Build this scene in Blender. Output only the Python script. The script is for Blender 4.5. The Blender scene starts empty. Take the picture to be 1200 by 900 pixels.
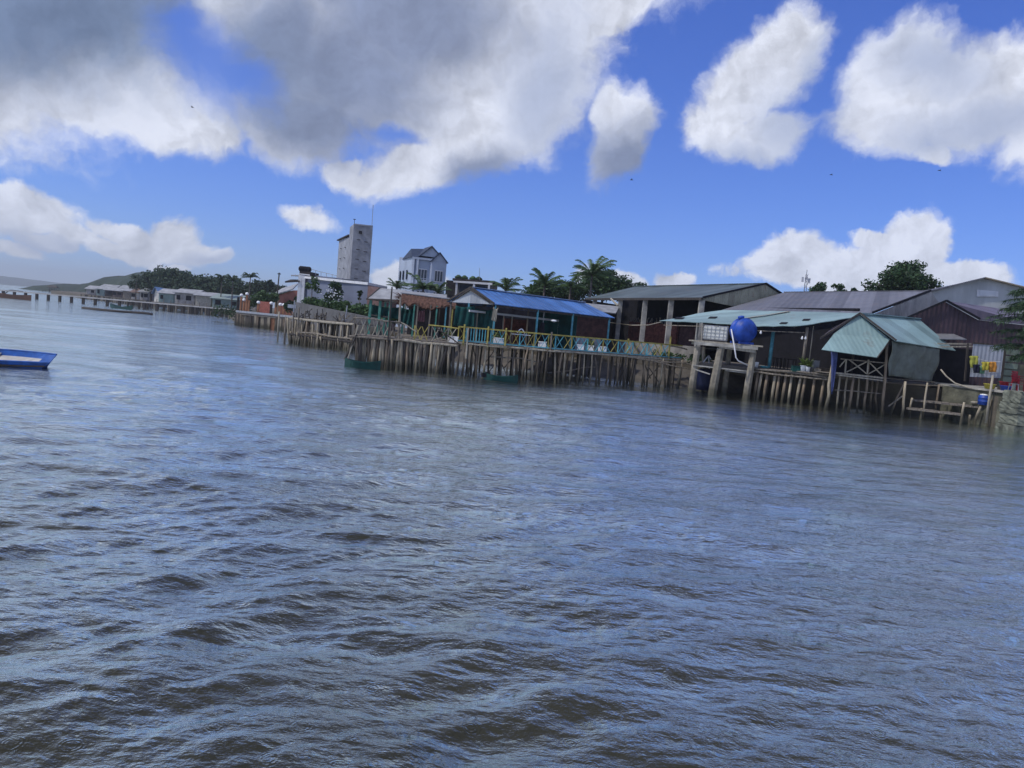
import bpy, bmesh, math, random
import numpy as np
from mathutils import Vector, Matrix
random.seed(7); np.random.seed(7)
C = bpy.context.scene
COL = C.collection
R = math.radians
# ------------------------------------------------------------------ camera
H = 3.2                      # eye height above the water, metres
FPX = 867.0                  # focal length in photo pixels (1200 wide)
PITCH, ROLL = R(4.3), R(5.0)
cam_d = bpy.data.cameras.new('camera'); cam = bpy.data.objects.new('camera', cam_d); COL.objects.link(cam)
cam_d.sensor_width = 36; cam_d.lens = 36*FPX/1200; cam_d.clip_start = 0.1; cam_d.clip_end = 20000
fwd = Vector((0, math.cos(PITCH), -math.sin(PITCH)))
r0 = Vector((1, 0, 0)); u0 = r0.cross(fwd)
cr = r0*math.cos(ROLL) + u0*math.sin(ROLL)
cu = u0*math.cos(ROLL) - r0*math.sin(ROLL)
M = Matrix((cr, cu, -fwd)).transposed().to_4x4(); M.translation = (0, 0, H)
cam.matrix_world = M
C.camera = cam
def ray(px, py): return (fwd*FPX + cr*(px-600) + cu*(450-py)).normalized()
def P(px, py, Y):            # the point seen at photo pixel (px,py) that stands Y metres ahead
    d = ray(px, py); t = Y/d.y
    return Vector((d.x*t, Y, H+d.z*t))
def G(px, py, z=0.0):        # the point of the level z seen at that pixel
    d = ray(px, py); t = (z-H)/d.z
    return Vector((d.x*t, d.y*t, z))
# ------------------------------------------------------------------ light
SUN_EL, SUN_AZ = R(55), R(-112)      # azimuth from +Y towards +X: the sun stands high to the left
sd = Vector((math.sin(SUN_AZ)*math.cos(SUN_EL), math.cos(SUN_AZ)*math.cos(SUN_EL), math.sin(SUN_EL)))
ld = bpy.data.lights.new('sun', 'SUN'); ld.energy = 2.6; ld.angle = R(1.5); ld.color = (1, .95, .88)
sun = bpy.data.objects.new('sun', ld); COL.objects.link(sun)
sun.rotation_euler = (-sd).to_track_quat('-Z', 'Y').to_euler()
C.view_settings.view_transform = 'Standard'; C.view_settings.look = 'None'
C.view_settings.gamma = 1; C.view_settings.use_curve_mapping = False
C.view_settings.exposure = 0.0
# ------------------------------------------------------------------ world
W = bpy.data.worlds.new('World'); C.world = W; W.use_nodes = True
nt = W.node_tree; N = nt.nodes; L = nt.links
for n in list(N): N.remove(n)
def nd(t, **k):
    n = N.new(t)
    for a, b in k.items(): setattr(n, a, b)
    return n
def setin(n, i, v):
    if isinstance(v, bpy.types.NodeSocket): L.new(v, n.inputs[i])
    else: n.inputs[i].default_value = v
def mth(op, a, b=0.0, c=0.0, clamp=False):
    n = nd('ShaderNodeMath', operation=op, use_clamp=clamp)
    setin(n, 0, a); setin(n, 1, b); setin(n, 2, c)
    return n.outputs[0]
def vm(op, a, b=(0, 0, 0), out=0):
    n = nd('ShaderNodeVectorMath', operation=op); setin(n, 0, a)
    if op == 'SCALE': setin(n, 3, b)
    elif op not in ('LENGTH', 'NORMALIZE'): setin(n, 1, b)
    return n.outputs['Value'] if out else n.outputs[0]
def mixc(f, a, b, bt='MIX'):
    n = nd('ShaderNodeMix', data_type='RGBA', blend_type=bt)
    setin(n, 0, f); setin(n, 6, a); setin(n, 7, b); return n.outputs[2]
def sstep(x, lo, hi):
    n = nd('ShaderNodeMapRange', interpolation_type='SMOOTHSTEP')
    setin(n, 0, x); setin(n, 1, lo); setin(n, 2, hi); return n.outputs[0]
def noise(v, scale, det=6, rough=.55, dist=0.0):
    n = nd('ShaderNodeTexNoise'); setin(n, 'Vector', v); setin(n, 'Scale', scale)
    setin(n, 'Detail', det); setin(n, 'Roughness', rough); setin(n, 'Distortion', dist); return n
tc = nd('ShaderNodeTexCoord'); dirv = vm('NORMALIZE', tc.outputs['Generated'])
sep = nd('ShaderNodeSeparateXYZ'); L.new(dirv, sep.inputs[0])
az = mth('ARCTAN2', sep.outputs[0], sep.outputs[1]); el = mth('ARCSINE', sep.outputs[2])
comb = nd('ShaderNodeCombineXYZ'); L.new(az, comb.inputs[0]); L.new(el, comb.inputs[1]); ae = comb.outputs[0]
sky = nd('ShaderNodeTexSky', sky_type='NISHITA'); sky.sun_disc = False
sky.sun_elevation = SUN_EL; sky.sun_rotation = SUN_AZ; sky.air_density = 1.0; sky.dust_density = .0; sky.ozone_density = 3.0
rampn = nd('ShaderNodeMapRange'); setin(rampn, 0, sep.outputs[2]); setin(rampn, 1, 0.0); setin(rampn, 2, .45)
tint = mixc(rampn.outputs[0], (.46, .62, 1.12, 1), (.40, .60, 1.30, 1))
skyc = mixc(1.0, sky.outputs[0], tint, 'MULTIPLY')
# warped sky coordinate so that the outlines of the clouds billow
warp = noise(ae, 6.0, 7, .62); w2 = noise(ae, 23.0, 5, .6)
wv = vm('ADD', vm('SCALE', vm('SUBTRACT', warp.outputs['Color'], (.5, .5, .5)), .085),
               vm('SCALE', vm('SUBTRACT', w2.outputs['Color'], (.5, .5, .5)), .022))
aw = vm('ADD', ae, wv)
sp2 = nd('ShaderNodeSeparateXYZ'); L.new(aw, sp2.inputs[0])
cmb = nd('ShaderNodeCombineXYZ'); L.new(sp2.outputs[0], cmb.inputs[0]); L.new(sp2.outputs[1], cmb.inputs[1]); aw = cmb.outputs[0]
def ang(px, py):
    d = ray(px, py); return math.atan2(d.x, d.y), math.asin(d.z)
awT = vm('ADD', ae, vm('SCALE', wv, .70)); awT = vm('MULTIPLY', awT, (1, 1, 0))
def blob(px, py, rx, ry, rot=0, src=None):
    a, e = ang(px, py); n = nd('ShaderNodeMapping', vector_type='TEXTURE')
    L.new(src or aw, n.inputs[0]); n.inputs[1].default_value = (a, e, 0)
    n.inputs[2].default_value = (0, 0, R(-rot)+ROLL*0); n.inputs[3].default_value = (rx/FPX, ry/FPX, 1)
    return vm('LENGTH', n.outputs[0], out=1)
def field(bl, src=None):        # 1 at a blob's heart, 0 on its rim, negative outside
    cur = None
    for b in bl:
        v = mth('SUBTRACT', 1.0, blob(*(tuple(b)+(0,))[:5], src=src))
        cur = v if cur is None else mth('SMOOTH_MAX', cur, v, .10)
    return cur
# (photo x, photo y, radius x, radius y, tilt in degrees clockwise)
CL = [(60,25,230,80,4),(-60,40,180,110,0),(150,60,90,60,0),(340,70,90,110,0),(430,60,150,120,0),(500,110,120,80,-15),(600,40,140,90,-10),(620,110,90,75,-20),(700,8,90,32,-20),
      (345,150,75,48,0),(40,95,120,34,14),(150,125,130,36,14),(230,145,62,34,24),(490,200,85,34,-18),(560,165,95,48,-12),(725,160,36,64,14),(710,125,30,34,0),
      (402,203,24,18,0),(360,254,40,16,0),(545,-60,260,90,0),(120,-80,260,90,0),(300,-40,150,50,0),(440,213,40,18,-15)]
CR = [(925,55,46,52,20),(880,95,76,44,-32),(835,152,56,34,0),(905,152,50,32,0),(1055,95,64,58,10),(1040,140,62,40,0),(1120,125,75,55,10),(1185,110,66,62,0),
      (1085,182,26,15,10),(1240,120,70,80,0)]
CT = [(35,248,44,24,0),(5,262,36,22,0),(85,272,34,15,5),(135,286,60,12,10),(210,272,34,26,0),(228,292,34,18,0),(18,296,24,8,0),
      (150,268,40,12,4),(188,305,10,7,0),(210,310,20,5,0),(252,298,24,12,0),(50,285,40,9,0),(180,288,50,14,0),(462,322,30,16,-35),(480,330,50,12,0),
      (735,326,34,12,12),(792,328,26,12,0),(690,320,20,20,0),(932,300,48,32,0),(900,312,40,22,0),(1000,305,60,22,-4),(1075,290,34,36,-30),(1030,283,30,8,10),(1120,320,60,14,5),(960,325,120,16,0),(1000,330,130,14,5)]
GREY = [(60,-5,220,76,6),(170,5,90,62,0),(335,60,80,95,0),(410,80,130,105,10),(470,20,160,80,0),(370,150,110,50,0),(560,205,60,35,-20),(735,190,52,60,15),(-60,0,200,90,0),(400,-60,260,90,0)]
GREY2 = [(940,140,60,60,0),(1090,80,70,34,20),(1160,150,110,30,0),(880,185,70,24,0),(120,300,80,9,8),(40,292,50,9,8),(255,303,36,12,0),(640,110,60,90,10),(690,170,40,40,0),(1085,165,60,26,0),(950,90,20,60,10)]
fb1 = noise(aw, 7.0, 6, .52); fb2 = noise(aw, 26.0, 6, .58)
fb3 = noise(aw, 85.0, 4, .6)
rag = mth('ADD', mth('ADD', mth('MULTIPLY', mth('SUBTRACT', fb1.outputs[0], .5), 1.3), mth('MULTIPLY', mth('SUBTRACT', fb2.outputs[0], .5), .8)), mth('MULTIPLY', mth('SUBTRACT', fb3.outputs[0], .5), .25))
HOLE = [(245,70,80,52,30),(225,30,40,34,0),(290,95,44,28,0),(455,165,40,16,0)]
fL = mth('ADD', mth('MULTIPLY', field(CL), 1.6), rag); fR = mth('ADD', mth('MULTIPLY', field(CR), 1.6), rag); fT = mth('ADD', mth('MULTIPLY', field(CT, awT), 1.4), mth('MULTIPLY', rag, 1.55))
aL = mth('MULTIPLY', sstep(fL, -.15, .62), mth('SUBTRACT', 1.0, mth('MULTIPLY', sstep(mth('ADD', field(HOLE), mth('MULTIPLY', rag, .7)), -.1, .8), .9))); aR = sstep(fR, -.12, .60); aT = sstep(fT, -.05, .45)
# the rest of the sky, out of the frame, is broken cloud too
vd = vm('DOT_PRODUCT', dirv, tuple(fwd), out=1)
outm = sstep(vd, .76, .62)
hz = nd('ShaderNodeSeparateXYZ'); L.new(dirv, hz.inputs[0])
zz = mth('ADD', mth('MAXIMUM', hz.outputs[2], 0.0), .12)
pl = nd('ShaderNodeCombineXYZ'); L.new(mth('DIVIDE', hz.outputs[0], zz), pl.inputs[0]); L.new(mth('DIVIDE', hz.outputs[1], zz), pl.inputs[1])
ng = noise(pl.outputs[0], .9, 8, .58)
aG = mth('MULTIPLY', sstep(ng.outputs[0], .40, .60), outm)
alpha = mth('MAXIMUM', mth('MAXIMUM', aL, aR), mth('MAXIMUM', mth('MULTIPLY', aT, .95), aG), clamp=True)
# relief: how much the cloud thickens away from the sun
sh = vm('ADD', aw, (-.022, .010, 0))
fs = noise(sh, 7.0, 6, .52); fs2 = noise(vm('ADD', aw, (-.006, .004, 0)), 26.0, 6, .58)
rel = mth('ADD', mth('MULTIPLY', mth('SUBTRACT', fb1.outputs[0], fs.outputs[0]), 1.5), mth('MULTIPLY', mth('SUBTRACT', fb2.outputs[0], fs2.outputs[0]), .55))
gf = sstep(mth('ADD', mth('MULTIPLY', field(GREY), 1.3), mth('MULTIPLY', rag, .55)), -.35, .95)
gf = mth('MAXIMUM', gf, mth('MULTIPLY', sstep(ng.outputs[0], .46, .66), mth('MULTIPLY', outm, .75)))
bright = mth('ADD', mth('ADD', .93, mth('MULTIPLY', rel, 1.15)), mth('MULTIPLY', mth('SUBTRACT', fb1.outputs[0], .5), .18))
lit = vm('SCALE', (.84, .88, 1.0), mth('ADD', mth('MINIMUM', mth('MAXIMUM', bright, .5), 1.04), mth('MULTIPLY', outm, -.12)))
gdk = sstep(field([(-40,-20,330,120,4)]), -.2, .6)
grey = vm('SCALE', mixc(gdk, (.205, .255, .40, 1), (.125, .19, .33, 1)), mth('ADD', 1.0, mth('MULTIPLY', rel, .8)))
gf2 = sstep(mth('ADD', mth('MULTIPLY', field(GREY2), 1.2), mth('MULTIPLY', rag, .6)), -.5, 1.2)
lit = mixc(mth('MULTIPLY', gf2, .8), lit, (.40, .47, .66, 1))
cc = mixc(mth('MULTIPLY', gf, .93), lit, grey)
HAZE = .00028
SKY_S = .12
bg1 = nd('ShaderNodeBackground'); L.new(skyc, bg1.inputs[0]); bg1.inputs[1].default_value = SKY_S
bg2 = nd('ShaderNodeBackground'); L.new(cc, bg2.inputs[0]); bg2.inputs[1].default_value = 1.0
mx = nd('ShaderNodeMixShader'); L.new(mth('MULTIPLY', alpha, .97), mx.inputs[0]); L.new(bg1.outputs[0], mx.inputs[1]); L.new(bg2.outputs[0], mx.inputs[2])
wo = nd('ShaderNodeOutputWorld'); L.new(mx.outputs[0], wo.inputs[0])
W.cycles.sampling_method = 'MANUAL'; W.cycles.sample_map_resolution = 512
# ------------------------------------------------------------------ materials
def mat(name, col, rough=.8, var=.25, scale=3.0, bump=.0, bscale=30.0, metal=0.0, streak=None, col2=None, spec=.3, isl=0.0, corr=None, cdepth=.012, brick=None, trans=0.0, tide=False, sheets=None):
    m = bpy.data.materials.new(name); m.use_nodes = True; t = m.node_tree; n = t.nodes; l = t.links
    b = n['Principled BSDF']; b.inputs['Roughness'].default_value = rough; b.inputs['Metallic'].default_value = metal
    b.inputs['Specular IOR Level'].default_value = spec
    tc = n.new('ShaderNodeTexCoord'); v = tc.outputs['Object']
    if streak:
        mp = n.new('ShaderNodeMapping'); mp.inputs[3].default_value = streak; l.new(v, mp.inputs[0]); vs = mp.outputs[0]
    else: vs = v
    nz = n.new('ShaderNodeTexNoise'); l.new(vs, nz.inputs[0]); nz.inputs['Scale'].default_value = scale; nz.inputs['Detail'].default_value = 6; nz.inputs['Roughness'].default_value = .62
    rp = n.new('ShaderNodeMapRange'); rp.inputs[1].default_value = .33; rp.inputs[2].default_value = .67; l.new(nz.outputs[0], rp.inputs[0])
    c1 = tuple(x*(1-var) for x in col); c2 = tuple(min(1, x*(1+var)) for x in (col2 or col))
    mx = n.new('ShaderNodeMix'); mx.data_type = 'RGBA'; l.new(rp.outputs[0], mx.inputs[0]); mx.inputs[6].default_value = (*c1, 1); mx.inputs[7].default_value = (*c2, 1)
    out = mx.outputs[2]
    if isl:
        g = n.new('ShaderNodeNewGeometry'); r2 = n.new('ShaderNodeMapRange'); l.new(g.outputs['Random Per Island'], r2.inputs[0]); r2.inputs[3].default_value = 1-isl; r2.inputs[4].default_value = 1+isl
        vmm = n.new('ShaderNodeVectorMath'); vmm.operation = 'SCALE'; l.new(out, vmm.inputs[0]); l.new(r2.outputs[0], vmm.inputs[3]); out = vmm.outputs[0]
    h = None
    if sheets:                                   # separate roofing sheets, each weathered a little differently, with rust blooms
        dd, wdt = sheets
        d0 = n.new('ShaderNodeVectorMath'); d0.operation = 'DOT_PRODUCT'; l.new(v, d0.inputs[0]); d0.inputs[1].default_value = tuple(Vector(dd).normalized()/wdt)
        f0 = n.new('ShaderNodeMath'); f0.operation = 'FLOOR'; l.new(d0.outputs['Value'], f0.inputs[0])
        wn = n.new('ShaderNodeTexWhiteNoise'); wn.noise_dimensions = '1D'; l.new(f0.outputs[0], wn.inputs['W'])
        r3 = n.new('ShaderNodeMapRange'); l.new(wn.outputs[0], r3.inputs[0]); r3.inputs[3].default_value = .72; r3.inputs[4].default_value = 1.14
        vs3 = n.new('ShaderNodeVectorMath'); vs3.operation = 'SCALE'; l.new(out, vs3.inputs[0]); l.new(r3.outputs[0], vs3.inputs[3])
        nr = n.new('ShaderNodeTexNoise'); l.new(v, nr.inputs[0]); nr.inputs['Scale'].default_value = .9; nr.inputs['Detail'].default_value = 9; nr.inputs['Roughness'].default_value = .72
        r4 = n.new('ShaderNodeMapRange'); l.new(nr.outputs[0], r4.inputs[0]); r4.inputs[1].default_value = .56; r4.inputs[2].default_value = .72; r4.inputs[4].default_value = .75
        m4 = n.new('ShaderNodeMix'); m4.data_type = 'RGBA'; l.new(r4.outputs[0], m4.inputs[0]); l.new(vs3.outputs[0], m4.inputs[6]); m4.inputs[7].default_value = (.13, .085, .06, 1); out = m4.outputs[2]
    if tide:                                     # wood below the tide mark is soaked and weedy
        sz = n.new('ShaderNodeSeparateXYZ'); l.new(v, sz.inputs[0]); nt_ = n.new('ShaderNodeTexNoise'); l.new(v, nt_.inputs[0]); nt_.inputs['Scale'].default_value = 1.7; nt_.inputs['Detail'].default_value = 4
        ad = n.new('ShaderNodeMath'); ad.operation = 'MULTIPLY_ADD'; l.new(nt_.outputs[0], ad.inputs[0]); ad.inputs[1].default_value = -1.1; l.new(sz.outputs[2], ad.inputs[2])
        r5 = n.new('ShaderNodeMapRange'); l.new(ad.outputs[0], r5.inputs[0]); r5.inputs[1].default_value = -.35; r5.inputs[2].default_value = .35; r5.inputs[3].default_value = .85; r5.inputs[4].default_value = 0
        m5 = n.new('ShaderNodeMix'); m5.data_type = 'RGBA'; l.new(r5.outputs[0], m5.inputs[0]); l.new(out, m5.inputs[6]); m5.inputs[7].default_value = (.050, .048, .032, 1); out = m5.outputs[2]
    if brick:
        bk = n.new('ShaderNodeTexBrick'); mp2 = n.new('ShaderNodeMapping'); l.new(v, mp2.inputs[0]); mp2.inputs[2].default_value = (R(90), 0, 0)
        l.new(mp2.outputs[0], bk.inputs[0]); bk.inputs['Scale'].default_value = brick; bk.inputs['Mortar Size'].default_value = .03
        bk.inputs[1].default_value = (1, 1, 1, 1); bk.inputs[2].default_value = (.7, .7, .7, 1); bk.inputs[3].default_value = (.45, .45, .45, 1)
        m3 = n.new('ShaderNodeMix'); m3.data_type = 'RGBA'; m3.blend_type = 'MULTIPLY'; m3.inputs[0].default_value = 1; l.new(out, m3.inputs[6]); l.new(bk.outputs[0], m3.inputs[7]); out = m3.outputs[2]
    if corr:
        d = n.new('ShaderNodeVectorMath'); d.operation = 'DOT_PRODUCT'; l.new(v, d.inputs[0]); d.inputs[1].default_value = corr
        s = n.new('ShaderNodeMath'); s.operation = 'SINE'; l.new(d.outputs['Value'], s.inputs[0])
        bp = n.new('ShaderNodeBump'); bp.inputs['Strength'].default_value = 1; bp.inputs['Distance'].default_value = cdepth; l.new(s.outputs[0], bp.inputs['Height']); h = bp.outputs[0]
    if bump:
        nb = n.new('ShaderNodeTexNoise'); l.new(vs, nb.inputs[0]); nb.inputs['Scale'].default_value = bscale; nb.inputs['Detail'].default_value = 5
        b2 = n.new('ShaderNodeBump'); b2.inputs['Strength'].default_value = 1; b2.inputs['Distance'].default_value = bump; l.new(nb.outputs[0], b2.inputs['Height'])
        if h: l.new(h, b2.inputs['Normal'])
        h = b2.outputs[0]
    if h: l.new(h, b.inputs['Normal'])
    l.new(out, b.inputs['Base Color'])
    if trans:
        tr = n.new('ShaderNodeBsdfTranslucent'); l.new(out, tr.inputs[0]); ms = n.new('ShaderNodeMixShader'); ms.inputs[0].default_value = trans
        l.new(b.outputs[0], ms.inputs[1]); l.new(tr.outputs[0], ms.inputs[2]); l.new(ms.outputs[0], n['Material Output'].inputs[0])
    return m
# ------------------------------------------------------------------ water
WATER_GLOSS = 1.0
def spectrum_tile(n, size, lo, hi, amp, wind, seed, spread=2.0):
    rng = np.random.RandomState(seed)
    k = np.fft.fftfreq(n, d=size/n)*2*np.pi
    kx, ky = np.meshgrid(k, k); kk = np.hypot(kx, ky); kk[0, 0] = 1
    lam = 2*np.pi/kk
    s = np.where((lam > lo) & (lam < hi), kk**-1.7, 0)
    dd = np.abs((kx*wind[0]+ky*wind[1])/kk)
    s = s*(.12+dd**spread)
    s[0, 0] = 0
    h = np.fft.ifft2((rng.normal(size=(n, n))+1j*rng.normal(size=(n, n)))*s).real
    return h/h.std()*amp
def samp(t, size, x, y):
    n = t.shape[0]; u = (x/size*n) % n; v = (y/size*n) % n
    i = np.floor(u).astype(int); j = np.floor(v).astype(int); fu = u-i; fv = v-j; i1 = (i+1) % n; j1 = (j+1) % n; i %= n; j %= n
    return (t[j, i]*(1-fu)+t[j, i1]*fu)*(1-fv)+(t[j1, i]*(1-fu)+t[j1, i1]*fu)*fv
def make_water():
    oy = -3.0
    fine = np.radians(np.linspace(-47, 47, 1150)); coarse = np.radians(np.linspace(47, 313, 120)[1:-1])
    th = np.concatenate([fine, coarse])
    r = [.8]
    while r[-1] < 9000:
        q = r[-1]; # keep roughly one row per picture row near by, then stretch
        d = .12 if q < 6.5 else (max(.012, q*q*.00024) if q < 160 else q*.04)
        r.append(q+d)
    r = np.array(r); nr, nc = len(r), len(th)
    TH, RR = np.meshgrid(th, r); x = RR*np.sin(TH); y = RR*np.cos(TH)+oy
    dr = np.gradient(r)[:, None]; sp = np.maximum(dr, RR*(94/1150*math.pi/180))
    sp = np.where(np.abs(TH) > R(48), 1e3, sp)
    def fade(lam): return np.clip((lam/2.5-sp)/(lam/5), 0, 1)
    z = np.zeros_like(x)
    w1 = (math.sin(R(-24)), math.cos(R(-24))); w2 = (math.sin(R(28)), math.cos(R(28)))
    # the sheltered right-hand side is calmer than the open left
    calm = 1.0-.55*np.clip((np.arctan2(x, y+6)+.12)/.55, 0, 1)
    z += samp(spectrum_tile(512, 211., 6.0, 26.0, .040, w1, 9, 3), 211., x, y)*fade(10.0)*calm
    z += samp(spectrum_tile(512, 61., 1.6, 7.0, .026, w2, 1, 3), 61., x, y)*fade(3.0)*calm
    z += samp(spectrum_tile(512, 37., .55, 2.2, .0215, w1, 2, 2), 37., x, y)*fade(1.0)*calm
    z += samp(spectrum_tile(512, 13., .16, .6, .0062, w1, 3, 1.2), 13., x, y)*fade(.3)*(.4+.6*calm)
    z += samp(spectrum_tile(512, 4.7, .045, .17, .0011, w2, 4, .6), 4.7, x, y)*fade(.09)
    me = bpy.data.meshes.new('water')
    co = np.stack([x, y, z], -1).reshape(-1, 3); co = np.vstack([co, [[0, oy, 0]]])
    i = np.arange(nr-1)[:, None]*nc; j = np.arange(nc)[None, :]; j2 = (j+1) % nc
    q = np.stack([i+j, i+j2, i+nc+j2, i+nc+j], -1).reshape(-1, 4)
    tri = np.stack([np.arange(nc), (np.arange(nc)+1) % nc, np.full(nc, nr*nc)][::-1], -1)
    nv = len(co); me.vertices.add(nv); me.vertices.foreach_set('co', co.astype(np.float32).ravel())
    nl = q.size+tri.size; me.loops.add(nl); me.loops.foreach_set('vertex_index', np.concatenate([q.ravel(), tri.ravel()]).astype(np.int32))
    npoly = len(q)+len(tri); me.polygons.add(npoly)
    st = np.concatenate([np.arange(len(q))*4, q.size+np.arange(len(tri))*3]).astype(np.int32)
    me.polygons.foreach_set('loop_start', st)
    me.polygons.foreach_set('use_smooth', np.ones(npoly, bool)); me.update(); me.validate()
    o = bpy.data.objects.new('water', me); COL.objects.link(o); o['kind'] = 'structure'
    m = bpy.data.materials.new('water'); m.use_nodes = True; t = m.node_tree; n = t.nodes; l = t.links; b = n['Principled BSDF']
    tcn = n.new('ShaderNodeTexCoord'); v = tcn.outputs['Object']
    def mp(sc, rot=0):
        a = n.new('ShaderNodeMapping'); l.new(v, a.inputs[0]); a.inputs[3].default_value = sc; a.inputs[2].default_value = (0, 0, rot); return a.outputs[0]
    def nz(vec, s, d=4, r=.6):
        a = n.new('ShaderNodeTexNoise'); l.new(vec, a.inputs[0]); a.inputs['Scale'].default_value = s; a.inputs['Detail'].default_value = d; a.inputs['Roughness'].default_value = r; return a.outputs[0]
    def ml(op, a, bb, c=0.0):
        q = n.new('ShaderNodeMath'); q.operation = op
        for k, u in enumerate((a, bb, c)):
            if isinstance(u, bpy.types.NodeSocket): l.new(u, q.inputs[k])
            else: q.inputs[k].default_value = u
        return q.outputs[0]
    # silt-laden water, streaked with clearer and muddier tongues
    s1 = nz(mp((.25, 1, 1), R(12)), .22, 5); rr = n.new('ShaderNodeMapRange'); l.new(s1, rr.inputs[0]); rr.inputs[1].default_value = .35; rr.inputs[2].default_value = .65
    mx = n.new('ShaderNodeMix'); mx.data_type = 'RGBA'; l.new(rr.outputs[0], mx.inputs[0]); mx.inputs[6].default_value = (.034, .035, .027, 1); mx.inputs[7].default_value = (.048, .047, .035, 1)
    l.new(mx.outputs[2], b.inputs['Base Color'])
    b.inputs['Roughness'].default_value = 1; b.inputs['Specular IOR Level'].default_value = 0
    # ripples too small for the mesh
    h = ml('MULTIPLY', nz(mp((.6, 1, 1), R(14)), 9, 3), .026)
    h = ml('ADD', h, ml('MULTIPLY', nz(mp((.8, 1, 1), R(-16)), 34, 3), .0080))
    h = ml('ADD', h, ml('MULTIPLY', nz(mp((.4, 1, 1), R(20)), 2.1, 3), .085))
    h = ml('ADD', h, ml('MULTIPLY', nz(mp((.35, 1, 1), R(-10)), .6, 2), .12))
    # rings left by raindrops
    for sc, thr, fq, amp in ((2.2, .5, 16, .0014), (5.0, .6, 18, .0009)):
        vo = n.new('ShaderNodeTexVoronoi'); vo.voronoi_dimensions = '2D'; l.new(v, vo.inputs[0]); vo.inputs['Scale'].default_value = sc
        sc3 = n.new('ShaderNodeSeparateColor'); l.new(vo.outputs['Color'], sc3.inputs[0])
        rad = ml('MULTIPLY_ADD', sc3.outputs[1], .12, .03)
        dd = ml('SUBTRACT', vo.outputs['Distance'], rad)
        env = ml('MAXIMUM', ml('SUBTRACT', 1.0, ml('MULTIPLY', ml('ABSOLUTE', dd, 0), 9.0)), 0.0)
        ringh = ml('MULTIPLY', ml('COSINE', ml('MULTIPLY', dd, fq*6.28), 0), ml('MULTIPLY', env, ml('GREATER_THAN', sc3.outputs[0], thr)))
        h = ml('ADD', h, ml('MULTIPLY', ringh, amp/.9))
    bp = n.new('ShaderNodeBump'); bp.inputs['Strength'].default_value = 1; bp.inputs['Distance'].default_value = 1.0
    l.new(h, bp.inputs['Height']); l.new(bp.outputs[0], b.inputs['Normal'])
    gl = n.new('ShaderNodeBsdfGlossy'); gl.inputs['Roughness'].default_value = .07; gl.inputs['Color'].default_value = (.93, 1, .97, 1); l.new(bp.outputs[0], gl.inputs['Normal'])
    fr = n.new('ShaderNodeFresnel'); fr.inputs[0].default_value = 1.333; l.new(bp.outputs[0], fr.inputs['Normal'])
    fac = n.new('ShaderNodeMapRange'); l.new(fr.outputs[0], fac.inputs[0]); fac.inputs[1].default_value = .028; fac.inputs[2].default_value = .20; fac.inputs[4].default_value = 1.0
    lanes = n.new('ShaderNodeMapRange'); l.new(nz(mp((.22, 1, 1), R(7)), .55, 6, .72), lanes.inputs[0]); lanes.inputs[1].default_value = .34; lanes.inputs[2].default_value = .66; lanes.inputs[3].default_value = .78*WATER_GLOSS; lanes.inputs[4].default_value = 1.12*WATER_GLOSS
    pw = ml('POWER', fac.outputs[0], 1.0); fac = n.new('ShaderNodeMath'); fac.operation = 'MULTIPLY'; l.new(pw, fac.inputs[0]); l.new(lanes.outputs[0], fac.inputs[1])
    ms = n.new('ShaderNodeMixShader'); l.new(fac.outputs[0], ms.inputs[0]); l.new(b.outputs[0], ms.inputs[1]); l.new(gl.outputs[0], ms.inputs[2]); l.new(ms.outputs[0], n['Material Output'].inputs[0])
    me.materials.append(m)
    return o
make_water()
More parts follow.
